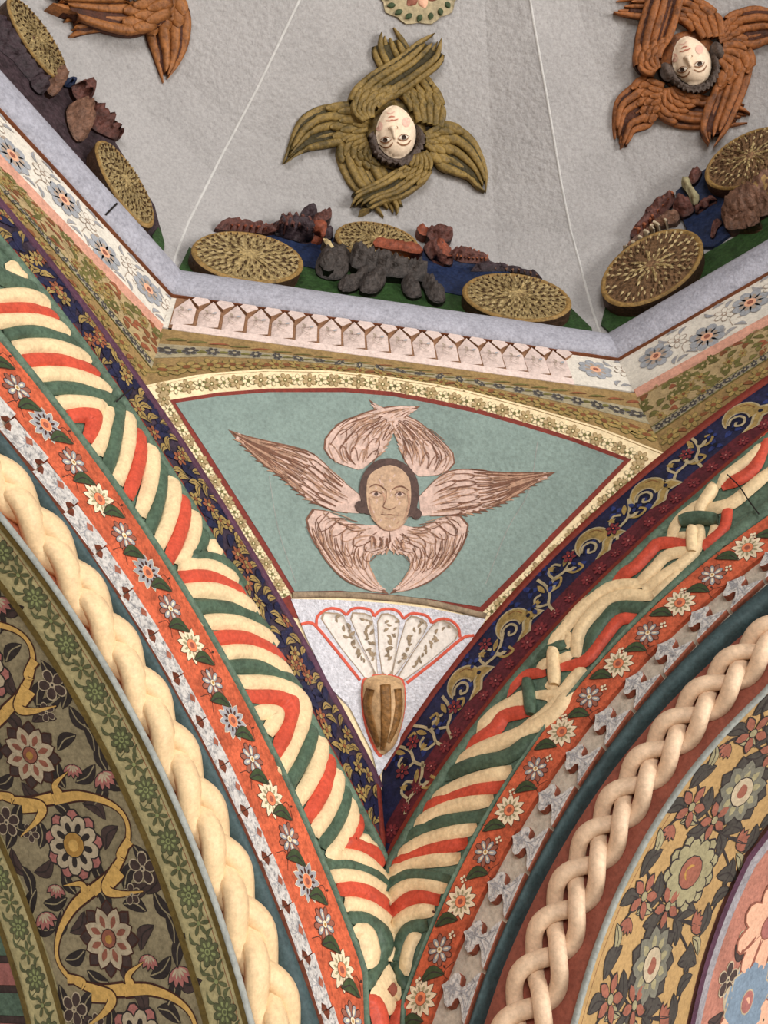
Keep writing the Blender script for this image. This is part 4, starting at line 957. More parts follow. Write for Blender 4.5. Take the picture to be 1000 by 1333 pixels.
def rosettes(path, step, sc):
    n = int(sum((Vector(b)-Vector(a)).length for a, b in zip(path, path[1:]))/step)
    for i, q in enumerate(resample(path, n)):
        put((mRo, mRo2)[i % 2], 'painted_rosette', mtx(fr_px(SP, q, .002), i*.8, sc*(1 if i % 2 == 0 else .85)), PEND)
    for i, q in enumerate(resample(path, n*2-1)):
        if i % 2:
            for dd in (-3.5, 3.5): put(mSm, 'painted_leaf', mtx(fr_px(SP, (q.x+dd*.3, q.y+dd), .002), i*1.3, .008), PEND)
rosettes([(212, 507), (285, 499), (350, 495), (450, 496), (520, 504), (600, 521), (690, 544), (780, 573), (835, 596)], 15.5, .021)
rosettes([(213, 520), (245, 574), (285, 635), (320, 692), (352, 744), (370, 775)], 14.5, .019)
rosettes([(830, 608), (780, 660), (725, 717), (680, 762), (640, 796)], 14.5, .021)
# ledge and white plaster niche with its painted shell
NI = thing('shell_niche', 'white triangular plaster panel with a coral edged painted shell', 'painted panel', SP.cast((495, 900))[0])
mb = MB(); blob(mb, [(378, 780), (440, 781), (500, 785), (560, 792), (632, 806), (600, 852), (560, 907), (525, 957), (491, 1012), (461, 957), (431, 897), (401, 836)], SP, M_white, H=0, h0=.006, grid=12, n=1); mb.build('white_panel', NI)
mb = MB(); ribbon(mb, [(380, 775), (440, 774), (500, 778), (560, 785), (632, 802)], 8, SP, M_sline, bulge=.5, h0=.004); mb.build('ledge', NI)
mb = MB(); ribbon(mb, [(372, 777), (386, 808), (398, 838)], 11, SP, M_dkred, bulge=0, h0=.004); mb.build('red_panel_edge', NI)
o6b = (340, 740, 3.125)
lobes = [((240, 205), (285, 180), (330, 190), (348, 225), (460, 425), (425, 455)), ((360, 205), (395, 180), (440, 190), (455, 225), (472, 425), (462, 428)), ((470, 215), (512, 182), (555, 205), (560, 240), (530, 425), (488, 428)), ((585, 215), (630, 195), (672, 220), (660, 265), (548, 430), (530, 425)), ((690, 235), (740, 210), (790, 240), (790, 290), (580, 455), (555, 435))]
red = [(160, 228), (195, 222), (225, 240), (300, 330), (400, 455)]
mb = MB(); ribbon(mb, cr(red, *o6b), 4.0, SP, M_coral, bulge=.15, h0=.007); mb.build('coral_line', NI)
mb = MB(); ribbon(mb, cr([(865, 272), (815, 285), (700, 380), (590, 465)], *o6b), 4.0, SP, M_coral, bulge=.15, h0=.007); mb.build('coral_line', NI)
for pts in ([(222, 235), (228, 195), (270, 165), (315, 168), (345, 190)], [(345, 190), (370, 165), (410, 162), (445, 172), (458, 195)], [(458, 195), (485, 170), (520, 165), (555, 175), (578, 205)], [(578, 205), (605, 185), (640, 185), (675, 195), (692, 222)], [(692, 222), (730, 205), (770, 212), (800, 240), (808, 280)]):
    mb = MB(); ribbon(mb, cr(pts, *o6b), 3.6, SP, M_coral, bulge=.15, h0=.007); mb.build('coral_line', NI)
mSp = leaf(2, .9, M_sline, M_sline, None, lw=.02, bend=.1).mesh('painted_leaf')
for lb in lobes:
    mb = MB(); blob(mb, cr(lb, *o6b), SP, M_fanline, H=0, h0=.0068, grid=9, n=2)
    c = sum((Vector(a) for a in lb), Vector((0, 0)))/len(lb)
    mb2 = MB(); inner = [tuple(c+(Vector(a)-c)*.93) for a in lb]; blob(mb2, cr(inner, *o6b), SP, M_fan, H=.004, h0=.0074, grid=7, n=2); mb.add(mb2.v, mb2.f, M_fan, True)
    ob = mb.build('shell_lobe', NI)
    top = (Vector(lb[1])+Vector(lb[2]))/2; bot = (Vector(lb[4])+Vector(lb[5]))/2
    for i in range(16):
        t_ = .08+.72*i/16; q = top.lerp(bot, t_)+Vector((rnd.uniform(-30, 30)*(1-t_), rnd.uniform(-8, 8)))
        put(mSp, 'painted_leaf', mtx(fr_px(SP, cr([q], *o6b)[0], .0122), rnd.uniform(0, 6), rnd.uniform(.007, .011)), NI)
# acorn shaped boss below the shell
BO = thing('acorn_boss', 'brown fluted acorn boss at the foot of the white shell panel', 'boss', SP.cast((497, 940))[0])
mb = MB(); blob(mb, cr([(405, 470), (425, 440), (490, 428), (560, 440), (582, 470), (584, 560), (565, 650), (530, 730), (490, 775), (455, 740), (420, 650), (405, 560)], *o6b), SP, M_coral, H=0, h0=.008, grid=9, n=2); mb.build('coral_outline', BO)
mb = MB(); SB = blob(mb, cr([(412, 475), (430, 445), (490, 432), (555, 445), (576, 475), (576, 560), (558, 645), (525, 720), (490, 760), (460, 725), (428, 645), (413, 560)], *o6b), SP, M_bulbc, H=.06, h0=.008, grid=4, n=2, ret=True); mb.build('boss_body', BO)
for pts, wd in (([(445, 490), (432, 560), (455, 650), (478, 720)], 11), ([(505, 475), (508, 560), (505, 650), (495, 735)], 13.5), ([(555, 490), (560, 560), (545, 640), (520, 705)], 9)):
    mb = MB(); ribbon(mb, cr(pts, *o6b), wd, SB, M_bulb, bulge=.25, h0=.002, seg=4, taper=lambda q: 1-.55*max(0, q-.5)/.5); mb.build('flute', BO)
mb = MB(); ribbon(mb, [(491, 1004), (494, 1050), (500, 1112)], 5, SCOR, M_dkred, bulge=.2, h0=.004); mb.build('corner_line', PEND)

# ------------------------------------------------------------------ painted seraph on the sage field
SER = thing('painted_seraph', 'painted six winged seraph with a calm face on the sage field', 'painting', SP.cast((505, 660))[0])
o7b = (290, 510, 2.2727)
def lerp_edges(A, B, c, n=14):
    a = resample(A, n); b = resample(B, n); return [p.lerp(q, c) for p, q in zip(a, b)]
def painted_wing(A, B, Kf, tipbrown, h):
    A = cr(A, *o7b); B = cr(B, *o7b); a = resample(A, 16); b = resample(B, 16)
    mb = MB(); blob(mb, [tuple(x) for x in a]+[tuple(x) for x in b[::-1]][1:-1], SP, M_sbrown, H=0, h0=h, grid=10, n=1); ob = mb.build('wing', SER)
    a2 = lerp_edges(A, B, .03, 16); b2 = lerp_edges(A, B, .97, 16)
    mb = MB(); blob(mb, [tuple(x) for x in a2[:-1]]+[tuple(x) for x in b2[::-1]][1:], SP, M_spink, H=0, h0=h+.0008, grid=10, n=1); mb.build('wing_paint', ob)
    for k in range(Kf):                       # long flight feathers in the outer half
        c = (k+.5)/Kf; c0 = k/Kf
        t1 = 1.0-.22*abs(c-.35)
        path = lerp_edges(A, B, c, 24); n0 = int(24*.42); n1 = max(n0+3, int(24*t1)); path = path[n0:n1]
        gap = [(p-q).length/Kf for p, q in zip(lerp_edges(A, B, 0, 24), lerp_edges(A, B, 1, 24))][n0:n1]
        mbf = MB(); g0 = gap
        ribbon(mbf, path, [max(1.2, sum(g0)/len(g0)*1.0)]*2, SP, M_sbrown if k % 2 == 0 or tipbrown else M_stan, bulge=0, h0=h+.0014+.0001*k, raw=True, taper=lambda q: min(1, .35+2*q)*(1-.75*max(0, q-.7)/.3))
        ribbon(mbf, path, [max(.7, sum(g0)/len(g0)*.55)]*2, SP, (M_stan if k % 2 else M_sbrown) if tipbrown else M_spink, bulge=0, h0=h+.0022+.0001*k, raw=True, taper=lambda q: min(1, .2+2*q)*(1-.8*max(0, q-.6)/.4))
        mbf.build('feather', ob)
    mbs = MB()
    for i in range(46 if tipbrown else 34):   # dry brush strokes following the feathers
        c = rnd.uniform(.06, .94); q0 = int(rnd.uniform(3, 26)); pth = lerp_edges(A, B, c, 34)[q0:q0+6]
        ribbon(mbs, pth, rnd.uniform(.8, 2.0), SP, rnd.choice((M_stan, M_stan, M_sbrown)), bulge=0, h0=h+.0025, raw=True, taper=lambda q: .3+.7*math.sin(math.pi*q))
    mbs.build('brush_strokes', ob)['kind'] = 'stuff'
    na = resample(B, 22)
    for i in range(6, 20):                    # ragged feather tips along the trailing edge
        p = na[i]; d = (na[i+1]-na[i-1]).normalized(); a_ = a[min(15, int(i*15/21))]; o_ = (p-a_); o_ = o_.normalized() if o_.length > .5 else Vector((0, 0)); dd = (d+o_*.45).normalized()
        mbf = MB(); ribbon(mbf, [p-d*3-o_*2.5, p+dd*3-o_*1, p+dd*(8.0 if tipbrown else 5.0)], 4.0 if tipbrown else 3.2, SP, (M_sbrown, M_stan, M_sbrown)[i % 3] if tipbrown else (M_stan, M_spink)[i % 2], bulge=0, h0=h+.0018, n=3, taper=lambda q: 1-.85*q); mbf.build('feather_tip', ob)
    for rw in range(4):                       # rows of scale feathers
        for k in range(Kf):
            c = (k+.5+(.5 if rw % 2 else 0))/Kf
            if c > .95: continue
            i = .16+.12*rw; path = lerp_edges(A, B, c, 40); p0 = path[int(40*i)]; p1 = path[min(39, int(40*(i+.15)))]
            g = (lerp_edges(A, B, 0, 40)[int(40*i)]-lerp_edges(A, B, 1, 40)[int(40*i)]).length/Kf*.46; d = (p1-p0); e = Vector((-d.y, d.x)).normalized()*g
            mbf = MB(); ribbon(mbf, [p0-e, p0.lerp(p1, .7)-e*.8, p1, p0.lerp(p1, .7)+e*.8, p0+e], 1.0, SP, M_sbrown if (rw+k) % 3 else M_stan, bulge=0, h0=h+.003, n=3); mbf.build('feather_scale', ob)
painted_wing([(410, 310), (340, 250), (270, 185), (200, 160), (100, 140), (15, 113)], [(400, 362), (330, 355), (250, 320), (180, 262), (130, 225), (85, 185), (15, 118)], 6, True, .0050)
painted_wing([(580, 310), (640, 250), (700, 228), (790, 235), (880, 240), (985, 238)], [(585, 370), (660, 368), (730, 362), (800, 342), (850, 318), (920, 275), (985, 243)], 6, True, .0050)
painted_wing([(400, 232), (330, 208), (298, 172), (303, 135), (350, 90), (430, 62), (520, 45), (585, 43)], [(415, 228), (445, 205), (472, 182), (490, 150), (505, 118), (530, 85), (560, 60), (585, 48)], 5, False, .0054)
painted_wing([(580, 252), (640, 247), (682, 222), (684, 185), (640, 138), (580, 92), (520, 70), (470, 48), (430, 22)], [(560, 237), (530, 192), (518, 150), (508, 125), (490, 95), (470, 72), (450, 50), (430, 28)], 5, False, .0050)
painted_wing([(450, 395), (380, 390), (320, 358), (270, 346), (244, 370), (255, 420), (290, 480), (350, 545), (430, 587), (490, 598)], [(495, 400), (490, 470), (445, 482), (432, 505), (440, 535), (460, 570), (490, 595)], 6, False, .0054)
painted_wing([(530, 395), (590, 402), (640, 375), (690, 363), (726, 385), (720, 430), (690, 490), (630, 545), (560, 582), (493, 598)], [(490, 400), (500, 470), (540, 482), (555, 505), (548, 535), (522, 570), (493, 595)], 6, False, .0054)
o8b = (440, 570, 7.143)
mb = MB(); blob(mb, cr([(195, 520), (205, 410), (250, 310), (330, 230), (440, 195), (540, 205), (640, 260), (710, 340), (747, 450), (745, 580), (730, 650), (775, 690), (765, 740), (720, 765), (675, 730), (640, 740), (300, 720), (250, 705), (190, 700), (150, 640), (185, 590), (215, 590)], *o8b), SP, M_shair, H=0, h0=.0090, grid=9, n=2); hair = mb.build('hair', SER)
mb = MB(); blob(mb, cr([(262, 440), (290, 350), (380, 285), (480, 258), (580, 292), (650, 372), (672, 460), (672, 600), (642, 720), (600, 800), (540, 855), (470, 870), (415, 852), (345, 790), (288, 700), (264, 600)], *o8b), SP, M_sface, H=0, h0=.0100, grid=9, n=2); face = mb.build('face', SER)
def stroke_px(og, pts, wd, m, h, parent, name, surf=SP):
    mb = MB(); ribbon(mb, cr(pts, *og), wd, surf, m, bulge=0, h0=h, n=5, taper=lambda q: .45+.55*math.sin(math.pi*min(1, max(0, q)))); return mb.build(name, parent)
for pts, wd, m, nm in (([(285, 465), (340, 440), (400, 458), (445, 500)], 1.9, M_sbrown, 'eyebrow'), ([(500, 490), (540, 462), (600, 460), (650, 495)], 1.9, M_sbrown, 'eyebrow'),
    ([(290, 525), (340, 500), (400, 525)], 1.4, M_sbrown, 'eyelid'), ([(520, 535), (565, 505), (625, 530)], 1.4, M_sbrown, 'eyelid'), ([(300, 550), (350, 562), (400, 545)], .9, M_stan, 'eyelid'), ([(525, 550), (570, 565), (620, 550)], .9, M_stan, 'eyelid'),
    ([(445, 500), (440, 580), (415, 640), (440, 660), (475, 670), (510, 660), (535, 645)], 1.3, M_sbrown, 'nose'), ([(395, 715), (440, 722), (470, 718), (510, 722), (548, 722)], 1.5, M_sbrown, 'mouth'), ([(430, 745), (470, 758), (510, 745)], 1.6, M_stan, 'mouth'),
    ([(300, 740), (370, 815), (440, 860), (540, 850), (610, 795), (645, 735)], 1.4, M_stan, 'chin_line'), ([(400, 500), (430, 560), (420, 620)], 3.2, M_stan, 'nose_shade_paint'), ([(640, 500), (655, 620), (610, 770)], 3.0, M_stan, 'cheek_paint'), ([(285, 560), (300, 680), (360, 790)], 2.4, M_stan, 'cheek_paint')):
    stroke_px(o8b, pts, wd, m, .0112, face, nm)
mbs = MB()
for i in range(60):
    x, y = rnd.uniform(285, 655), rnd.uniform(320, 830)
    if ((x-468)/190)**2+((y-570)/270)**2 > .92 or (abs(x-470) < 60 and 560 < y < 700): continue
    ribbon(mbs, cr([(x, y), (x+rnd.uniform(-10, 10), y+14), (x+rnd.uniform(-16, 16), y+28)], *o8b), rnd.uniform(1.0, 2.2), SP, rnd.choice((M_stan, M_spink, M_sface)), bulge=0, h0=.0106, n=2, taper=lambda q: .3+.7*math.sin(math.pi*q))
mbs.build('brush_strokes', face)['kind'] = 'stuff'
for cx in (348, 566):
    mb = MB(); blob(mb, cr(ell(cx, 530, 42, 18, 3, 12), *o8b), SP, M_spink, H=0, h0=.0108, grid=6, n=1); e = mb.build('eye', face)
    mb = MB(); blob(mb, cr(ell(cx+2, 528, 19, 17, 0, 10), *o8b), SP, M_shair, H=0, h0=.0116, grid=6, n=1); mb.build('iris', face)
for k in range(16):
    a = math.pi*(k/15); x = 475+235*math.cos(a)*(.55+.03*k % .3); y = 900+40*math.sin(a)+rnd.uniform(-8, 30)
    mb = MB(); ribbon(mb, cr([(x, y), (x+rnd.uniform(-30, 30), y+55), (x+rnd.uniform(-20, 20), y+100)], *o8b), 3.2, SP, (M_stan, M_spink, M_sbrown)[k % 3], bulge=0, h0=.0086, taper=lambda q: math.sin(math.pi*(.15+.85*q))+.05); mb.build('breast_feather', SER)

# ------------------------------------------------------------------ dome
PROF = [(1.090, .00), (1.086, .06), (1.076, .14), (1.045, .24), (.985, .335), (.90, .40), (.78, .462), (.62, .54), (.42, .63), (.2, .72), (0.001, .80)]
def prof_at(q):
    q = max(0, min(1, q))*(len(PROF)-1); i = min(len(PROF)-2, int(q)); f_ = q-i; a, b = PROF[i], PROF[i+1]; return a[0]+(b[0]-a[0])*f_, a[1]+(b[1]-a[1])*f_
NR = 30
def rib_pt(ang, q):
    r, z = prof_at(q); return P3(r*math.sin(ang), r*math.cos(ang), z)
ANG = {-2: math.radians(-67.5), -1: math.radians(-22.5), 1: math.radians(22.5), 2: math.radians(67.5)}
RIBPX = {-1: [(225, 345), (245, 290), (290, 200), (340, 105), (390, 0)], 1: [(780, 430), (757, 350), (735, 260), (713, 130), (690, 0)]}
def rev_surf():
    V = []; F = []; na = 64
    for j in range(NR+1):
        for k in range(na): V.append(rib_pt(2*math.pi*k/na, j/NR))
    for j in range(NR):
        for k in range(na): F.append((j*na+k, j*na+(k+1) % na, (j+1)*na+(k+1) % na, (j+1)*na+k))
    return Surf(V, F)
SREV = rev_surf()
def rib_angle(i):
    """hand-laid ribs wander a little: angle of the rib as a function of height"""
    if i not in RIBPX: return lambda q: ANG[i]
    tab = []
    for px in RIBPX[i]:
        p, _ = SREV.cast(px); tab.append(((p.z-Z0)/K, math.atan2(p.x, p.y)))
    tab.sort()
    def f_(q):
        z = prof_at(q)[1]
        if z <= tab[0][0]: return tab[0][1]
        for (a, b), (c, d) in zip(tab, tab[1:]):
            if z <= c: return b+(d-b)*(z-a)/max(1e-6, c-a)
        a, b = tab[-1]; k = min(1, (z-a)/max(.01, .8-a)); return b+(ANG[i]-b)*k
    return f_
RA = {i: rib_angle(i) for i in ANG}
print('rib angles', [[round(math.degrees(RA[i](q/10)), 1) for q in range(11)] for i in (-1, 1)])
CEIL = thing('ceiling', 'pale grey plaster umbrella dome with folded facets and thin ribs', 'dome', P3(0, 0.6, .5), kind='structure')
SFAC = {}
CRE = [0, .10, .20, .32, .5, .68, .80, .90, 1]; DEP = [0, .026, .050, .057, .060, .057, .050, .026, 0]
for i, j, nm in SEG:
    V = []; F = []; n = len(CRE)
    for q in range(NR+1):
        a = rib_pt(RA[i](q/NR), q/NR); b = rib_pt(RA[j](q/NR), q/NR); c = (a+b)/2; outw = Vector((c.x, c.y, 0)); outw = outw.normalized() if outw.length > 1e-6 else Vector((0, 0, 0))
        wd = (b-a).length
        for t_, d_ in zip(CRE, DEP): V.append(a.lerp(b, t_)+(outw*.7+Vector((0, 0, .7)))*d_*wd*1.5)
    for q in range(NR):
        for k in range(n-1): F.append((q*n+k, q*n+k+1, (q+1)*n+k+1, (q+1)*n+k))
    MB().add(V, F, M_dome, False).build('dome_facet', CEIL); SFAC[nm] = Surf(V, F)
for i in (-1, 1):
    c = [rib_pt(RA[i](q/NR), q/NR) for q in range(NR)]; V = []; F = []
    for q, p in enumerate(c):
        inw = Vector((-p.x, -p.y, 0)).normalized()*.7+Vector((0, 0, -.7)); sd = Vector((p.y, -p.x, 0)).normalized()
        V += [p-sd*.005, p+inw*.006, p+sd*.005]
    for q in range(NR-1):
        for k in range(2): F.append((q*3+k, q*3+k+1, (q+1)*3+k+1, (q+1)*3+k))
    MB().add(V, F, M_rib, True).build('dome_rib', CEIL)
# remaining facets of the octagon, closing the dome above the viewer
for k in range(5):
    a0 = ANG[2]+k*math.pi/4; V = []; F = []
    for q in range(NR+1): V += [rib_pt(a0, q/NR), rib_pt(a0+math.pi/4, q/NR)]
    F = [(2*q, 2*q+1, 2*q+3, 2*q+2) for q in range(NR)]
    MB().add(V, F, M_dome).build('dome_facet', CEIL)
SC, SL, SRt = SFAC['centre'], SFAC['left'], SFAC['right']

# ------------------------------------------------------------------ carved cherubim
def carved_wing(parent, surf, og, A, B, Kf, h, m, mk, H=.012, cov=True, t0=.22):
    """carved wing: flat core, long overlapping flight feathers with stepped tips, short coverts at the shoulder"""
    A = cr(A, *og); B = cr(B, *og); a = resample(A, 18); b = resample(B, 18); Kf += 1
    core = [tuple(x) for x in a[:16]]+[tuple(x) for x in b[:16][::-1]]
    mb = MB(); blob(mb, core, surf, mk, H=H, D=6, h0=h, grid=5, n=1); ob = mb.build('wing', parent)  # core coloured dark so the feather gaps look shaded
    N = 24; ga = lerp_edges(A, B, 0, N); gb = lerp_edges(A, B, 1, N)
    for k in range(Kf):
        c = (k+.5)/Kf; path = lerp_edges(A, B, c, N); gap = [max(2.6, (p-q).length/Kf) for p, q in zip(ga, gb)]
        i0 = int(N*t0); i1 = N-((k*3) % 4); path = path[i0:i1]; gp = gap[i0:i1]; L = len(gp)
        wf = [g*.90 for g in gp]; mbf = MB()
        ribbon(mbf, path, 1.0, surf, m, bulge=.36, h0=h+H*.5+.001+.010*((k*2) % 3), seg=5, raw=True, taper=lambda q: wf[min(L-1, int(q*(L-1)+.5))]*min(1, .6+3*q)*math.sqrt(max(.05, 1-max(0, (q-.80)/.205)**2)))
        mbf.build('feather', ob)
    if cov:
        for rw in range(3):
            for k in range(Kf-1):
                c = (k+.5+(.5 if rw % 2 else 0))/(Kf-.4)
                if c > .97: continue
                M_ = 36; path = lerp_edges(A, B, c, M_); i0 = int(M_*(.02+.10*rw)); i1 = i0+8; gp = max(2.8, (lerp_edges(A, B, 0, M_)[i0+3]-lerp_edges(A, B, 1, M_)[i0+3]).length/(Kf-1))
                mbf = MB(); ribbon(mbf, path[i0:i1], gp*.92, surf, m, bulge=.36, h0=h+H+.030-.008*rw, seg=5, raw=True, taper=lambda q: math.sqrt(max(.06, 1-max(0, (q-.45)/.56)**2))); mbf.build('covert_feather', ob)
    return ob
def cherub_face(parent, surf, c, rx, ry, tilt, h, curls, ruff):
    # tilt: direction of the forehead, degrees clockwise from straight down in the photograph
    tr = math.radians(tilt); dn = Vector((-math.sin(tr), math.cos(tr))); rt = Vector((dn.y, -dn.x))        # dn towards the forehead
    def q(x, y): v = Vector(c)+rt*(x*rx)+dn*(y*ry); return (v.x, v.y)
    rb = MB(); blob(rb, [q(1.55*math.cos(a), .05+1.35*math.sin(a)) for a in (2*math.pi*i/18 for i in range(18))], surf, ruff, H=.02, h0=.014, grid=6, n=1); rb.build('shoulder', parent)
    hr = MB(); blob(hr, [q(-1.02, -.2), (q(-1.32, .1)), q(-1.34, .5), q(-1.0, .9), q(-.5, 1.16), q(0, 1.24), q(.5, 1.16), q(1.0, .9), q(1.34, .5), q(1.32, .1), q(1.02, -.2), q(.9, .5), q(.55, .85), q(0, .98), q(-.55, .85), q(-.9, .5)], surf, M_hair, H=.05, h0=h-.01, grid=4, n=2, noise=.15); hair = hr.build('hair', parent)
    for k in range(curls):
        a = math.pi*(.02+.96*k/(curls-1)); p0 = Vector(q(1.08*math.cos(a), .10+.98*math.sin(a))); p1 = Vector(q(1.30*math.cos(a+.20), .12+1.16*math.sin(a+.20)))
        mb = MB(); ribbon(mb, [p0, p0.lerp(p1, .5)+Vector((1.2, .8)), p1], 6.0, surf, M_hair, bulge=.4, h0=h+.026, seg=5, n=3, soft=True); mb.build('hair_lock', hair)
    f_ = MB(); pts = []
    for k in range(24):
        a = 2*math.pi*k/24; x, y = math.cos(a), math.sin(a); x *= (1.0 if y > -.1 else 1-.20*(-y-.1)); pts.append(q(x*.98, y*1.02))
    SFc = blob(f_, pts, surf, M_skin, H=.055, h0=h, grid=3.2, n=1, ret=True); fc = f_.build('face', parent)
    nb = MB(); blob(nb, [q(-.07, .16), q(.07, .16), q(.12, -.12), q(.22, -.26), q(.10, -.34), q(-.10, -.34), q(-.22, -.26), q(-.12, -.12)], SFc, M_skin, H=.022, grid=2.2, n=2); nb.build('nose', fc)
    def st(p, wd, m, nm, hh=.0025):
        mb = MB(); ribbon(mb, [q(*a) for a in p], wd, SFc, m, bulge=0, h0=hh, n=4, taper=lambda t_: .5+.5*math.sin(math.pi*t_)); mb.build(nm, fc)
    k_ = ry/34
    for sg in (-1, 1):
        mb = MB(); blob(mb, [q(sg*.66+.20*math.cos(a), -.06-.0+.19*math.sin(a)-.34) for a in (2*math.pi*i/10 for i in range(10))], SFc, M_cheek, H=0, h0=.0016, grid=4, n=1); mb.build('cheek', fc)
        mb = MB(); blob(mb, [q(sg*.43+.25*math.cos(a), .16+.105*math.sin(a)) for a in (2*math.pi*i/12 for i in range(12))], SFc, M_eyew, H=.006, h0=.001, grid=2.5, n=1); mb.build('eye', fc)
        mb = MB(); blob(mb, [q(sg*.43+.105*math.cos(a), .16+.085*math.sin(a)) for a in (2*math.pi*i/10 for i in range(10))], SFc, M_eyek, H=.003, h0=.007, grid=2.5, n=1); mb.build('iris', fc)
        st([(sg*.15, .17), (sg*.34, .27), (sg*.54, .26), (sg*.70, .15)], 1.7*k_, M_brow, 'eyelid', .004); st([(sg*.2, .12), (sg*.42, .045), (sg*.66, .13)], 1.1*k_, M_brow, 'eyelid', .004)
        st([(sg*.10, .30), (sg*.3, .44), (sg*.55, .44), (sg*.76, .30)], 2.0*k_, M_brow, 'eyebrow')
        st([(sg*.10, -.30), (sg*.20, -.27), (sg*.22, -.2)], 1.3*k_, M_brow, 'nostril', .004)
    st([(-.30, -.56), (-.1, -.53), (0, -.55), (.1, -.53), (.30, -.56)], 1.9*k_, M_lip, 'mouth'); st([(-.16, -.66), (0, -.69), (.16, -.66)], 1.7*k_, M_lip, 'mouth')
    st([(-.2, -.86), (0, -.80), (.2, -.86)], 1.2*k_, M_cheek, 'chin_line')
oc = (360, 20, 3.448)
CH1 = thing('cherub', 'olive gold carved cherub with pale face, centre facet of the dome', 'cherub', SC.cast((512, 180))[0], 'carved cherubim on the dome')
m, mk = M_wool, M_woolk
carved_wing(CH1, SC, oc, [(740, 515), (755, 430), (720, 330), (640, 220), (580, 120), (530, 55)], [(610, 480), (570, 400), (500, 310), (450, 230), (425, 165), (445, 95)], 5, .010, m, mk)
carved_wing(CH1, SC, oc, [(380, 490), (325, 450), (318, 390), (345, 325), (420, 265), (520, 205), (620, 130), (700, 88)], [(430, 470), (440, 430), (480, 400), (540, 370), (620, 320), (690, 270), (745, 215), (740, 130)], 5, .040, m, mk)
carved_wing(CH1, SC, oc, [(410, 480), (330, 402), (260, 398), (200, 405), (140, 430), (85, 490), (25, 668)], [(400, 530), (340, 575), (280, 590), (220, 602), (160, 610), (100, 628), (30, 670)], 4, .010, m, mk)
carved_wing(CH1, SC, oc, [(660, 540), (740, 488), (820, 498), (885, 550), (925, 630), (945, 710), (938, 800)], [(665, 600), (690, 655), (730, 702), (790, 722), (850, 742), (890, 780), (930, 800)], 4, .010, m, mk)
carved_wing(CH1, SC, oc, [(390, 540), (300, 560), (265, 610), (275, 670), (320, 760), (380, 810), (430, 860), (470, 915)], [(420, 620), (440, 670), (480, 700), (520, 760), (550, 820), (570, 870), (560, 895)], 5, .010, m, mk)
carved_wing(CH1, SC, oc, [(660, 620), (692, 670), (680, 735), (630, 785), (560, 830), (470, 855), (400, 900), (370, 912)], [(600, 640), (560, 690), (500, 725), (430, 765), (370, 795), (330, 815), (318, 850)], 5, .040, m, mk)
cherub_face(CH1, SC, (513, 175), 27, 34, -8, .055, 17, M_wool)
orr = (790, 0, 4.762)
CH2 = thing('cherub', 'rust brown carved cherub with downcast face, right facet of the dome', 'cherub', SRt.cast((898, 85))[0], 'carved cherubim on the dome')
m, mk = M_wrus, M_wrusk
carved_wing(CH2, SRt, orr, [(720, 240), (705, 110), (590, 10), (430, -50), (230, -30), (60, 5)], [(560, 250), (480, 170), (400, 130), (300, 130), (180, 125), (35, 95)], 4, .010, m, mk)
carved_wing(CH2, SRt, orr, [(280, 480), (205, 470), (163, 400), (170, 250), (200, 130), (235, 10), (270, -90)], [(320, 430), (330, 340), (390, 250), (430, 150), (470, 20), (500, -80)], 4, .040, m, mk)
carved_wing(CH2, SRt, orr, [(350, 530), (220, 480), (130, 540), (60, 610), (38, 720), (40, 860)], [(310, 700), (270, 790), (220, 815), (170, 830), (135, 890), (95, 950)], 5, .010, m, mk)
carved_wing(CH2, SRt, orr, [(690, 230), (740, 105), (860, 45), (960, 42), (1080, 100), (1140, 200)], [(690, 290), (790, 285), (900, 312), (1000, 275), (1080, 260), (1140, 210)], 4, .010, m, mk)
carved_wing(CH2, SRt, orr, [(330, 560), (298, 640), (310, 720), (420, 792), (580, 805), (760, 792), (870, 772)], [(420, 550), (500, 575), (630, 605), (760, 620), (850, 650), (892, 700)], 5, .010, m, mk)
carved_wing(CH2, SRt, orr, [(710, 290), (820, 278), (892, 340), (895, 450), (850, 600), (760, 790), (665, 920)], [(670, 420), (690, 480), (640, 600), (600, 700), (575, 800), (585, 850), (625, 910)], 4, .040, m, mk)
cherub_face(CH2, SRt, (898, 82), 26, 32, -18, .055, 17, M_wrus)
for c_ in ((866, 97), (932, 70)):
    mb = MB(); blob(mb, ell(c_[0], c_[1], 9, 13, -18, 16), SRt, M_hair, H=.05, h0=.055, grid=3.5, n=1); mb.build('hair_bun', CH2)
CH3 = thing('cherub', 'amber brown carved cherub cut by the upper left frame edge', 'cherub', SL.cast((150, 5))[0], 'carved cherubim on the dome')
m, mk = M_wumb, M_wrusk; on = (0, 0, 1.0)
carved_wing(CH3, SL, on, [(226, -28), (180, -22), (130, -12), (90, -6), (56, -3)], [(215, 34), (175, 50), (140, 46), (95, 30), (57, 16)], 4, .040, m, mk)
carved_wing(CH3, SL, on, [(190, -10), (150, 2), (110, 14), (82, 26)], [(190, 30), (150, 40), (110, 46), (84, 54)], 3, .010, m, mk)
carved_wing(CH3, SL, on, [(188, 12), (188, 45), (200, 80), (211, 109)], [(222, -20), (246, 12), (247, 48), (236, 78), (214, 109)], 3, .010, m, mk)
carved_wing(CH3, SL, on, [(205, -40), (232, -30), (240, -5), (225, 25)], [(170, -30), (180, 0), (190, 30), (205, 45)], 3, .030, m, mk, cov=False)
carved_wing(CH3, SL, on, [(120, -40), (90, -70), (80, -120), (130, -150)], [(150, -40), (140, -70), (140, -110), (170, -140)], 4, .030, m, mk)
cherub_face(CH3, SL, (168, -36), 25, 31, 14, .055, 17, M_wumb)

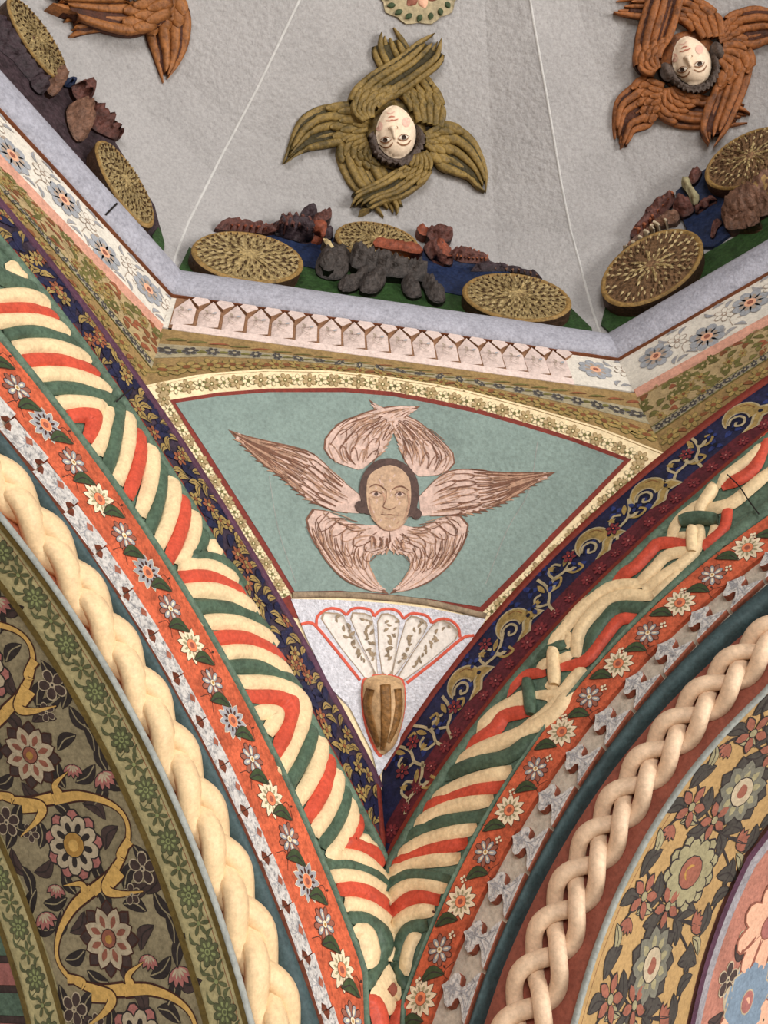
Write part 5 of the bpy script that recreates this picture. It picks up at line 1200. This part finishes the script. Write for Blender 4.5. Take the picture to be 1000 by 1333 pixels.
# round medallion at the top of the centre facet
RO = thing('medallion', 'small scalloped gilt medallion with green leaves and a red heart', 'medallion', SC.cast((546, 5))[0])
orm = (340, 0, 2.5)
mb = MB(); pts = []
for k in range(40):
    a = 2*math.pi*k/40; r_ = 1+.05*math.cos(10*a); pts.append((545+51*r_*math.cos(a), -8+40*r_*math.sin(a)))
blob(mb, pts, SC, M_gilte, H=.018, h0=.010, grid=6, n=1); mb.build('medallion_disc', RO)
for k in range(18):
    a = 2*math.pi*k/18+.1; p0 = Vector((545+38*math.cos(a), -8+29*math.sin(a))); p1 = Vector((545+47*math.cos(a+.12), -8+37*math.sin(a+.12)))
    mb = MB(); ribbon(mb, [p0, p0.lerp(p1, .5), p1], 7.5, SC, M_oleaf, bulge=.3, h0=.024, n=3, seg=4, taper=lambda q: math.sin(math.pi*(.1+.85*q))); mb.build('medallion_leaf', RO)
for k in range(7):
    a = 2*math.pi*k/7+.4; p0 = Vector((545+6*math.cos(a), -8+5*math.sin(a))); p1 = Vector((545+27*math.cos(a), -8+21*math.sin(a)))
    mb = MB(); ribbon(mb, [p0, p0.lerp(p1, .5), p1], 15, SC, (M_pbrick, M_ppch)[k % 2], bulge=.3, h0=.026, n=3, seg=4, taper=lambda q: math.sin(math.pi*(.12+.82*q))); mb.build('medallion_petal', RO)

# ------------------------------------------------------------------ carved wheels and beasts along the foot of the dome
def wheel(label, surf, cx, cy, rx, ry, tilt, dx, dy, rot=0.0, face=None):
    """disc whose face ellipse is surveyed; its back sits against the dome, (dx, dy) pixels away"""
    base = [surf.cast((x+dx, y+dy)) for x, y in ell(cx, cy, rx, ry, tilt, 36)]
    nrm = sum((n for _, n in base), Vector()).normalized(); pc = sum((p for p, _ in base), Vector())/36
    bx = [p for p, _ in base]
    a0 = surf.cast((cx+dx, cy+dy))[0]
    # depth of the disc: how far along the normal the face lies
    th_ = .075
    pl = []; pn = nrm
    for x, y in ell(cx, cy, rx, ry, tilt, 36):
        d = ray((x, y)); q = pc+nrm*th_; tt = (q-CAM).dot(pn)/d.dot(pn); pl.append(CAM+d*tt)
    bb = [p-nrm*(th_+.05) for p in pl]
    c = sum(pl, Vector())/36; t = thing('roundel', label, 'roundel', c-nrm*th_, 'carved roundels around the dome foot')
    MB().add(pl+bb, [(k, 36+k, 36+(k+1) % 36, (k+1) % 36) for k in range(36)], M_rim, True).build('roundel_side', t)
    rings = [[c+(p-c)*f_+nrm*g for p in pl] for f_, g in ((1, 0), (.97, .008), (.93, .008), (.90, .002), (.6, .006), (.3, .012), (.12, .022))]
    V = [p for r_ in rings for p in r_]+[c+nrm*.026]; F = []; Fr = []
    for r_ in range(6):
        for k in range(36): (Fr if r_ < 3 else F).append((r_*36+k, r_*36+(k+1) % 36, (r_+1)*36+(k+1) % 36, (r_+1)*36+k))
    F += [(6*36+k, 6*36+(k+1) % 36, 7*36) for k in range(36)]
    mb = MB().add(V, F, face or M_straw, True); mb.build('roundel_face', t); MB().add(V, Fr, M_rimg, True).build('roundel_rim', t)
    ex = (pl[0]-c); ey = (pl[9]-c)
    def pt(r_, a, h): return c+ex*(r_*math.cos(a))+ey*(r_*math.sin(a))+nrm*h
    def seed(mb, r_, a, L, wd, h, m):
        p0, p1 = pt(r_-L/2, a, h), pt(r_+L/2, a, h); l, rr2 = pt(r_, a-wd/r_/2, h), pt(r_, a+wd/r_/2, h)
        mb.add([p0, l, p1, rr2, pt(r_, a, h+.010)], [(0, 1, 4), (1, 2, 4), (2, 3, 4), (3, 0, 4)], m)
    sl, lt = MB(), MB()
    for ring, nn, L, wd in ((.20, 8, .12, .05), (.34, 13, .12, .05), (.48, 18, .12, .05), (.62, 24, .12, .05), (.74, 28, .11, .045), (.85, 32, .09, .045)):
        for k in range(nn):
            a = rot+2*math.pi*(k+(.5 if ring in (.34, .62, .85) else 0))/nn
            seed(sl, ring, a+rnd.uniform(-.05, .05), L, wd, .010+.012*(1-ring), M_strawk)
            if rnd.random() < .7: seed(lt, ring+.02, a+math.pi/nn+rnd.uniform(-.05, .05), L*1.1, wd*1.1, .011+.012*(1-ring), M_strawl)
    sl.build('carved_slits', t)['kind'] = 'stuff'; lt.build('carved_seeds', t)['kind'] = 'stuff'
    for k in range(8):
        a = rot+2*math.pi*k/8; mb = MB(); p = [pt(.08, a-.4, .022), pt(.08, a+.4, .022), pt(.5, a+.04, .016), pt(.5, a-.04, .016), pt(.3, a, .028)]
        mb.add(p, [(0, 1, 4), (1, 2, 4), (2, 3, 4), (3, 0, 4)], M_straw); mb.build('petal', t)
    return t
GR = thing('relief_panel', 'green meadow and blue sky panel behind the beasts, centre facet', 'relief panel', SC.cast((500, 380))[0], 'painted relief panels at the dome foot')
mb = MB(); blob(mb, [(232, 352), (245, 325), (300, 352), (400, 345), (470, 355), (560, 362), (640, 372), (740, 400), (770, 430), (776, 455), (700, 450), (500, 420), (300, 395), (228, 380)], SC, M_grass, H=0, h0=.012, grid=10, n=1); mb.build('meadow', GR)
mb = MB(); blob(mb, [(300, 318), (360, 308), (400, 306), (430, 312), (520, 318), (590, 338), (650, 352), (735, 388), (742, 398), (640, 382), (600, 388), (540, 376), (480, 352), (420, 356), (395, 350), (330, 350), (262, 335)], SC, M_sea, H=0, h0=.016, grid=10, n=1); mb.build('sky', GR)
GRr = thing('relief_panel', 'green meadow and deep blue sky panel, right facet', 'relief panel', SRt.cast((930, 320))[0], 'painted relief panels at the dome foot')
mb = MB(); blob(mb, [(783, 425), (790, 395), (860, 372), (915, 335), (960, 310), (1040, 262), (1060, 300), (960, 362), (860, 410), (800, 440)], SRt, M_grass, H=0, h0=.012, grid=10, n=1); mb.build('meadow', GRr)
mb = MB(); blob(mb, [(880, 252), (905, 232), (930, 215), (980, 190), (1040, 160), (1060, 220), (1020, 262), (975, 290), (930, 325), (905, 325), (890, 290)], SRt, M_sea, H=0, h0=.016, grid=10, n=1); mb.build('sky', GRr)
GRl = thing('relief_panel', 'dark earth and green panel behind the beasts, left facet', 'relief panel', SL.cast((100, 170))[0], 'painted relief panels at the dome foot')
mb = MB(); blob(mb, [(-20, 20), (10, 10), (40, 45), (90, 105), (115, 130), (150, 190), (200, 270), (212, 320), (205, 345), (150, 290), (80, 200), (10, 110), (-20, 70)], SL, M_birdd, H=0, h0=.010, grid=10, n=1); mb.build('earth', GRl)
mb = MB(); blob(mb, [(196, 310), (206, 296), (212, 320), (210, 340), (198, 330)], SL, M_grass, H=0, h0=.014, grid=8, n=1); mb.build('meadow', GRl)
wheel('oval straw coloured roundel at the left corner of the centre facet', SC, 322, 336, 74, 32, 9, 4, 10)
wheel('higher straw roundel between the two birds, centre facet', SC, 491, 315, 56, 24, 11, 3, 9, .3)
wheel('oval straw coloured roundel at the right corner of the centre facet', SC, 673, 388, 72, 30, 8, 2, 9, .2)
wheel('large brown seeded roundel beside the right dome rib', SRt, 849, 349, 74, 40, -30, 6, 10, .1, M_strawr)
wheel('green speckled roundel above the blue sky, right frame edge', SRt, 978, 206, 66, 32, -27, 5, 9, .4, M_strawr)
wheel('narrow straw roundel seen edge on by the left dome rib', SL, 162, 240, 66, 19, 58, -3, 3, .2)
wheel('narrow straw roundel seen edge on in the upper left corner', SL, 48, 52, 66, 17, 56, -3, 3, .5)

def relief(label, name, cat, surf, parts, at):
    t = thing(name, label, cat, surf.cast(at)[0])
    for pn, m, H, h0, poly in parts:
        mb = MB(); blob(mb, poly, surf, m, H=H, h0=h0, grid=3.6, n=2, noise=.22); mb.build(pn, t)
    return t
oa = (220, 250, 3.571); ob_ = (480, 250, 3.571); od = (770, 130, 4.3); oe = (0, 0, 4.04)
relief('russet peacock with orange breast perched left of the high roundel', 'carved_bird', 'bird', SC, [
 ('tail', M_bird, .05, .020, cr([(205, 185), (260, 160), (400, 175), (480, 170), (480, 215), (400, 205), (300, 200)], *oa)),
 ('body', M_birdd, .09, .022, cr([(450, 170), (560, 155), (640, 170), (690, 215), (640, 255), (560, 240), (490, 215)], *oa)),
 ('wing', M_bird, .05, .060, cr([(460, 180), (540, 165), (620, 185), (600, 215), (520, 215)], *oa)),
 ('breast', M_birdo, .06, .060, cr([(650, 190), (700, 185), (725, 220), (700, 255), (655, 250), (635, 225)], *oa)),
 ('neck', M_bird, .06, .050, cr([(660, 150), (700, 150), (715, 190), (690, 210), (655, 200)], *oa)),
 ('head', M_birdd, .06, .050, cr([(595, 145), (615, 118), (655, 115), (680, 140), (660, 165), (620, 160)], *oa)),
 ('crest', M_bird, .04, .050, cr([(690, 130), (740, 122), (748, 150), (720, 165), (695, 155)], *oa)),
 ('foot', M_birdd, .05, .030, cr([(700, 200), (750, 195), (758, 225), (730, 245), (705, 235)], *oa))], (395, 300))
relief('russet bird with open beak and striped tail right of the high roundel', 'carved_bird', 'bird', SC, [
 ('tail', M_bird, .05, .020, cr([(375, 290), (420, 275), (500, 300), (560, 330), (520, 345), (430, 340), (385, 320)], *ob_)),
 ('tail_train', M_birdd, .03, .018, cr([(520, 340), (600, 345), (700, 365), (790, 400), (800, 425), (700, 385), (600, 380), (470, 385)], *ob_)),
 ('body', M_bird, .07, .030, cr([(250, 270), (300, 260), (350, 290), (385, 340), (370, 365), (300, 345), (265, 310)], *ob_)),
 ('breast', M_birdo, .04, .075, cr([(280, 280), (320, 275), (355, 310), (370, 345), (320, 335)], *ob_)),
 ('head', M_bird, .06, .050, cr([(255, 215), (300, 200), (370, 220), (378, 245), (340, 270), (290, 262), (262, 240)], *ob_)),
 ('crest', M_birdo, .03, .050, cr([(215, 195), (240, 185), (270, 215), (255, 235), (225, 225)], *ob_))], (575, 330))
relief('dark charcoal horned beast striding under the high roundel', 'carved_beast', 'beast', SC, [
 ('head', M_beast, .07, .020, cr([(680, 340), (715, 290), (790, 275), (835, 300), (840, 360), (800, 420), (730, 425), (680, 395)], *oa)),
 ('muzzle', M_beast, .05, .060, cr([(685, 365), (735, 345), (770, 375), (755, 415), (710, 415)], *oa)),
 ('horn', M_strawl, .02, .070, cr([(700, 278), (722, 282), (757, 318), (752, 330), (725, 315)], *oa)),
 ('body', M_beast, .09, .045, cr([(830, 330), (900, 345), (960, 365), (1010, 375), (1080, 395), (1150, 405), (1190, 430), (1170, 455), (1090, 440), (1000, 430), (900, 405), (840, 385)], *oa)),
 ('leg', M_beast, .05, .025, cr([(780, 450), (845, 430), (880, 380), (925, 395), (905, 440), (860, 482), (800, 487)], *oa)),
 ('leg', M_beast, .06, .030, cr([(880, 475), (905, 430), (955, 395), (1000, 415), (995, 455), (955, 500), (895, 497)], *oa)),
 ('leg', M_beast, .05, .025, cr([(1075, 430), (1120, 425), (1140, 465), (1170, 505), (1125, 518), (1085, 490)], *oa)),
 ('leg', M_beast, .06, .030, cr([(1155, 430), (1205, 430), (1240, 480), (1280, 525), (1245, 548), (1200, 525), (1180, 475)], *oa))], (490, 380))
relief('carved red plinth under the high roundel', 'plinth', 'plinth', SC, [('plinth_block', M_birdo, .02, .105, cr([(8, 308), (60, 312), (215, 338), (215, 378), (120, 362), (5, 345)], *ob_))], (510, 345))
relief('pink brown swan like bird with coiled neck, right facet', 'carved_bird', 'bird', SRt, [
 ('wing', M_bird, .06, .025, cr([(215, 760), (290, 670), (380, 580), (450, 550), (475, 570), (420, 650), (320, 730), (240, 790)], *od)),
 ('wing', M_lion, .05, .030, cr([(160, 880), (230, 800), (340, 720), (440, 650), (500, 660), (480, 710), (380, 730), (280, 800), (180, 890)], *od)),
 ('body', M_bird, .07, .035, cr([(470, 590), (510, 565), (560, 600), (575, 650), (520, 680), (460, 650)], *od)),
 ('neck', M_psage, .05, .040, cr([(510, 480), (560, 470), (570, 520), (610, 560), (600, 610), (560, 610), (550, 560), (515, 520)], *od)),
 ('head', M_bird, .05, .040, cr([(560, 440), (600, 418), (625, 430), (600, 480), (570, 500), (545, 480)], *od)),
 ('foot', M_bird, .04, .030, cr([(580, 630), (640, 575), (700, 572), (705, 595), (650, 620), (600, 660)], *od))], (885, 275))
relief('brown crouching lion on the blue panel, right frame edge', 'carved_beast', 'beast', SRt, [
 ('body', M_lion, .12, .025, cr([(735, 680), (800, 610), (880, 555), (980, 500), (1100, 450), (1150, 520), (1080, 640), (960, 680), (880, 730), (780, 740)], *od)),
 ('leg', M_lion, .06, .040, cr([(755, 735), (810, 715), (880, 700), (930, 720), (900, 760), (830, 765), (780, 765)], *od)),
 ('tail', M_bird, .03, .025, cr([(675, 785), (700, 710), (730, 695), (740, 715), (715, 740), (695, 790)], *od)),
 ('paw', M_lion, .05, .050, cr([(850, 730), (900, 700), (950, 700), (960, 740), (900, 765)], *od)),
 ('mane', M_sgold, .06, .090, cr([(930, 590), (1000, 540), (1080, 520), (1090, 600), (1000, 640), (940, 640)], *od))], (970, 285))
relief('small brown angel figure above the narrow left roundel', 'carved_figure', 'figure', SL, [
 ('body', M_lion, .08, .020, cr([(330, 600), (370, 550), (430, 560), (450, 640), (440, 740), (390, 760), (350, 700)], *oe)),
 ('wing', M_bird, .07, .020, cr([(430, 540), (500, 600), (560, 650), (620, 720), (600, 750), (520, 720), (470, 690), (440, 620)], *oe)),
 ('head', M_bird, .07, .030, cr([(350, 480), (400, 450), (450, 440), (465, 520), (440, 560), (380, 550)], *oe)),
 ('robe', M_sea, .04, .020, cr([(315, 440), (350, 420), (385, 430), (370, 470), (325, 470)], *oe))], (105, 150))
relief('shaggy dark brown beast behind the upper left moulding', 'carved_beast', 'beast', SL, [
 ('body', M_birdd, .05, .012, cr([(-60, 120), (0, 100), (80, 200), (160, 280), (225, 345), (220, 430), (150, 440), (60, 330), (-60, 230)], *oe)),
 ('flank', M_lion, .05, .030, cr([(50, 210), (110, 215), (180, 285), (235, 350), (220, 390), (140, 345), (70, 275)], *oe)),
 ('leg', M_lion, .07, .030, cr([(220, 400), (260, 390), (300, 440), (290, 500), (250, 530), (215, 490)], *oe)),
 ('leg', M_birdd, .06, .020, cr([(150, 430), (200, 430), (220, 500), (190, 510), (150, 470)], *oe))], (40, 70))
def bars(thing_, surf, A, B, n, wd, m, h, name):
    """carved ridges laid across a wing or tail"""
    a = resample(A, n); b = resample(B, n)
    for p, q in zip(a, b):
        mb = MB(); ribbon(mb, [p, p.lerp(q, .5)+Vector((1.5, 0)), q], wd, surf, m, bulge=.5, h0=h, n=3, seg=4, soft=True); mb.build(name, thing_)
birds = [o for o in bpy.data.objects if o.name.startswith('carved_bird')]; beasts = [o for o in bpy.data.objects if o.name.startswith('carved_beast')]
bars(birds[0], SC, cr([(280, 165), (380, 172), (460, 172)], *oa), cr([(270, 195), (370, 203), (450, 208)], *oa), 7, 3.2, M_birdo, .050, 'feather')
bars(birds[0], SC, cr([(480, 172), (560, 160), (630, 178)], *oa), cr([(500, 212), (580, 236), (650, 246)], *oa), 6, 3.4, M_bird, .100, 'feather')
bars(birds[1], SC, cr([(395, 285), (460, 288), (540, 322)], *ob_), cr([(400, 330), (460, 338), (530, 340)], *ob_), 8, 2.8, M_lrust, .050, 'feather')
bars(birds[1], SC, cr([(560, 345), (660, 362), (770, 400)], *ob_), cr([(550, 375), (650, 380), (780, 415)], *ob_), 9, 2.6, M_lion, .034, 'feather')
bars(birds[2], SRt, cr([(225, 765), (320, 670), (440, 560)], *od), cr([(260, 780), (350, 705), (465, 575)], *od), 8, 3.0, M_lrust, .070, 'feather')
bars(birds[2], SRt, cr([(180, 875), (290, 770), (430, 670)], *od), cr([(200, 885), (310, 795), (470, 700)], *od), 8, 3.0, M_pbeige, .066, 'feather')
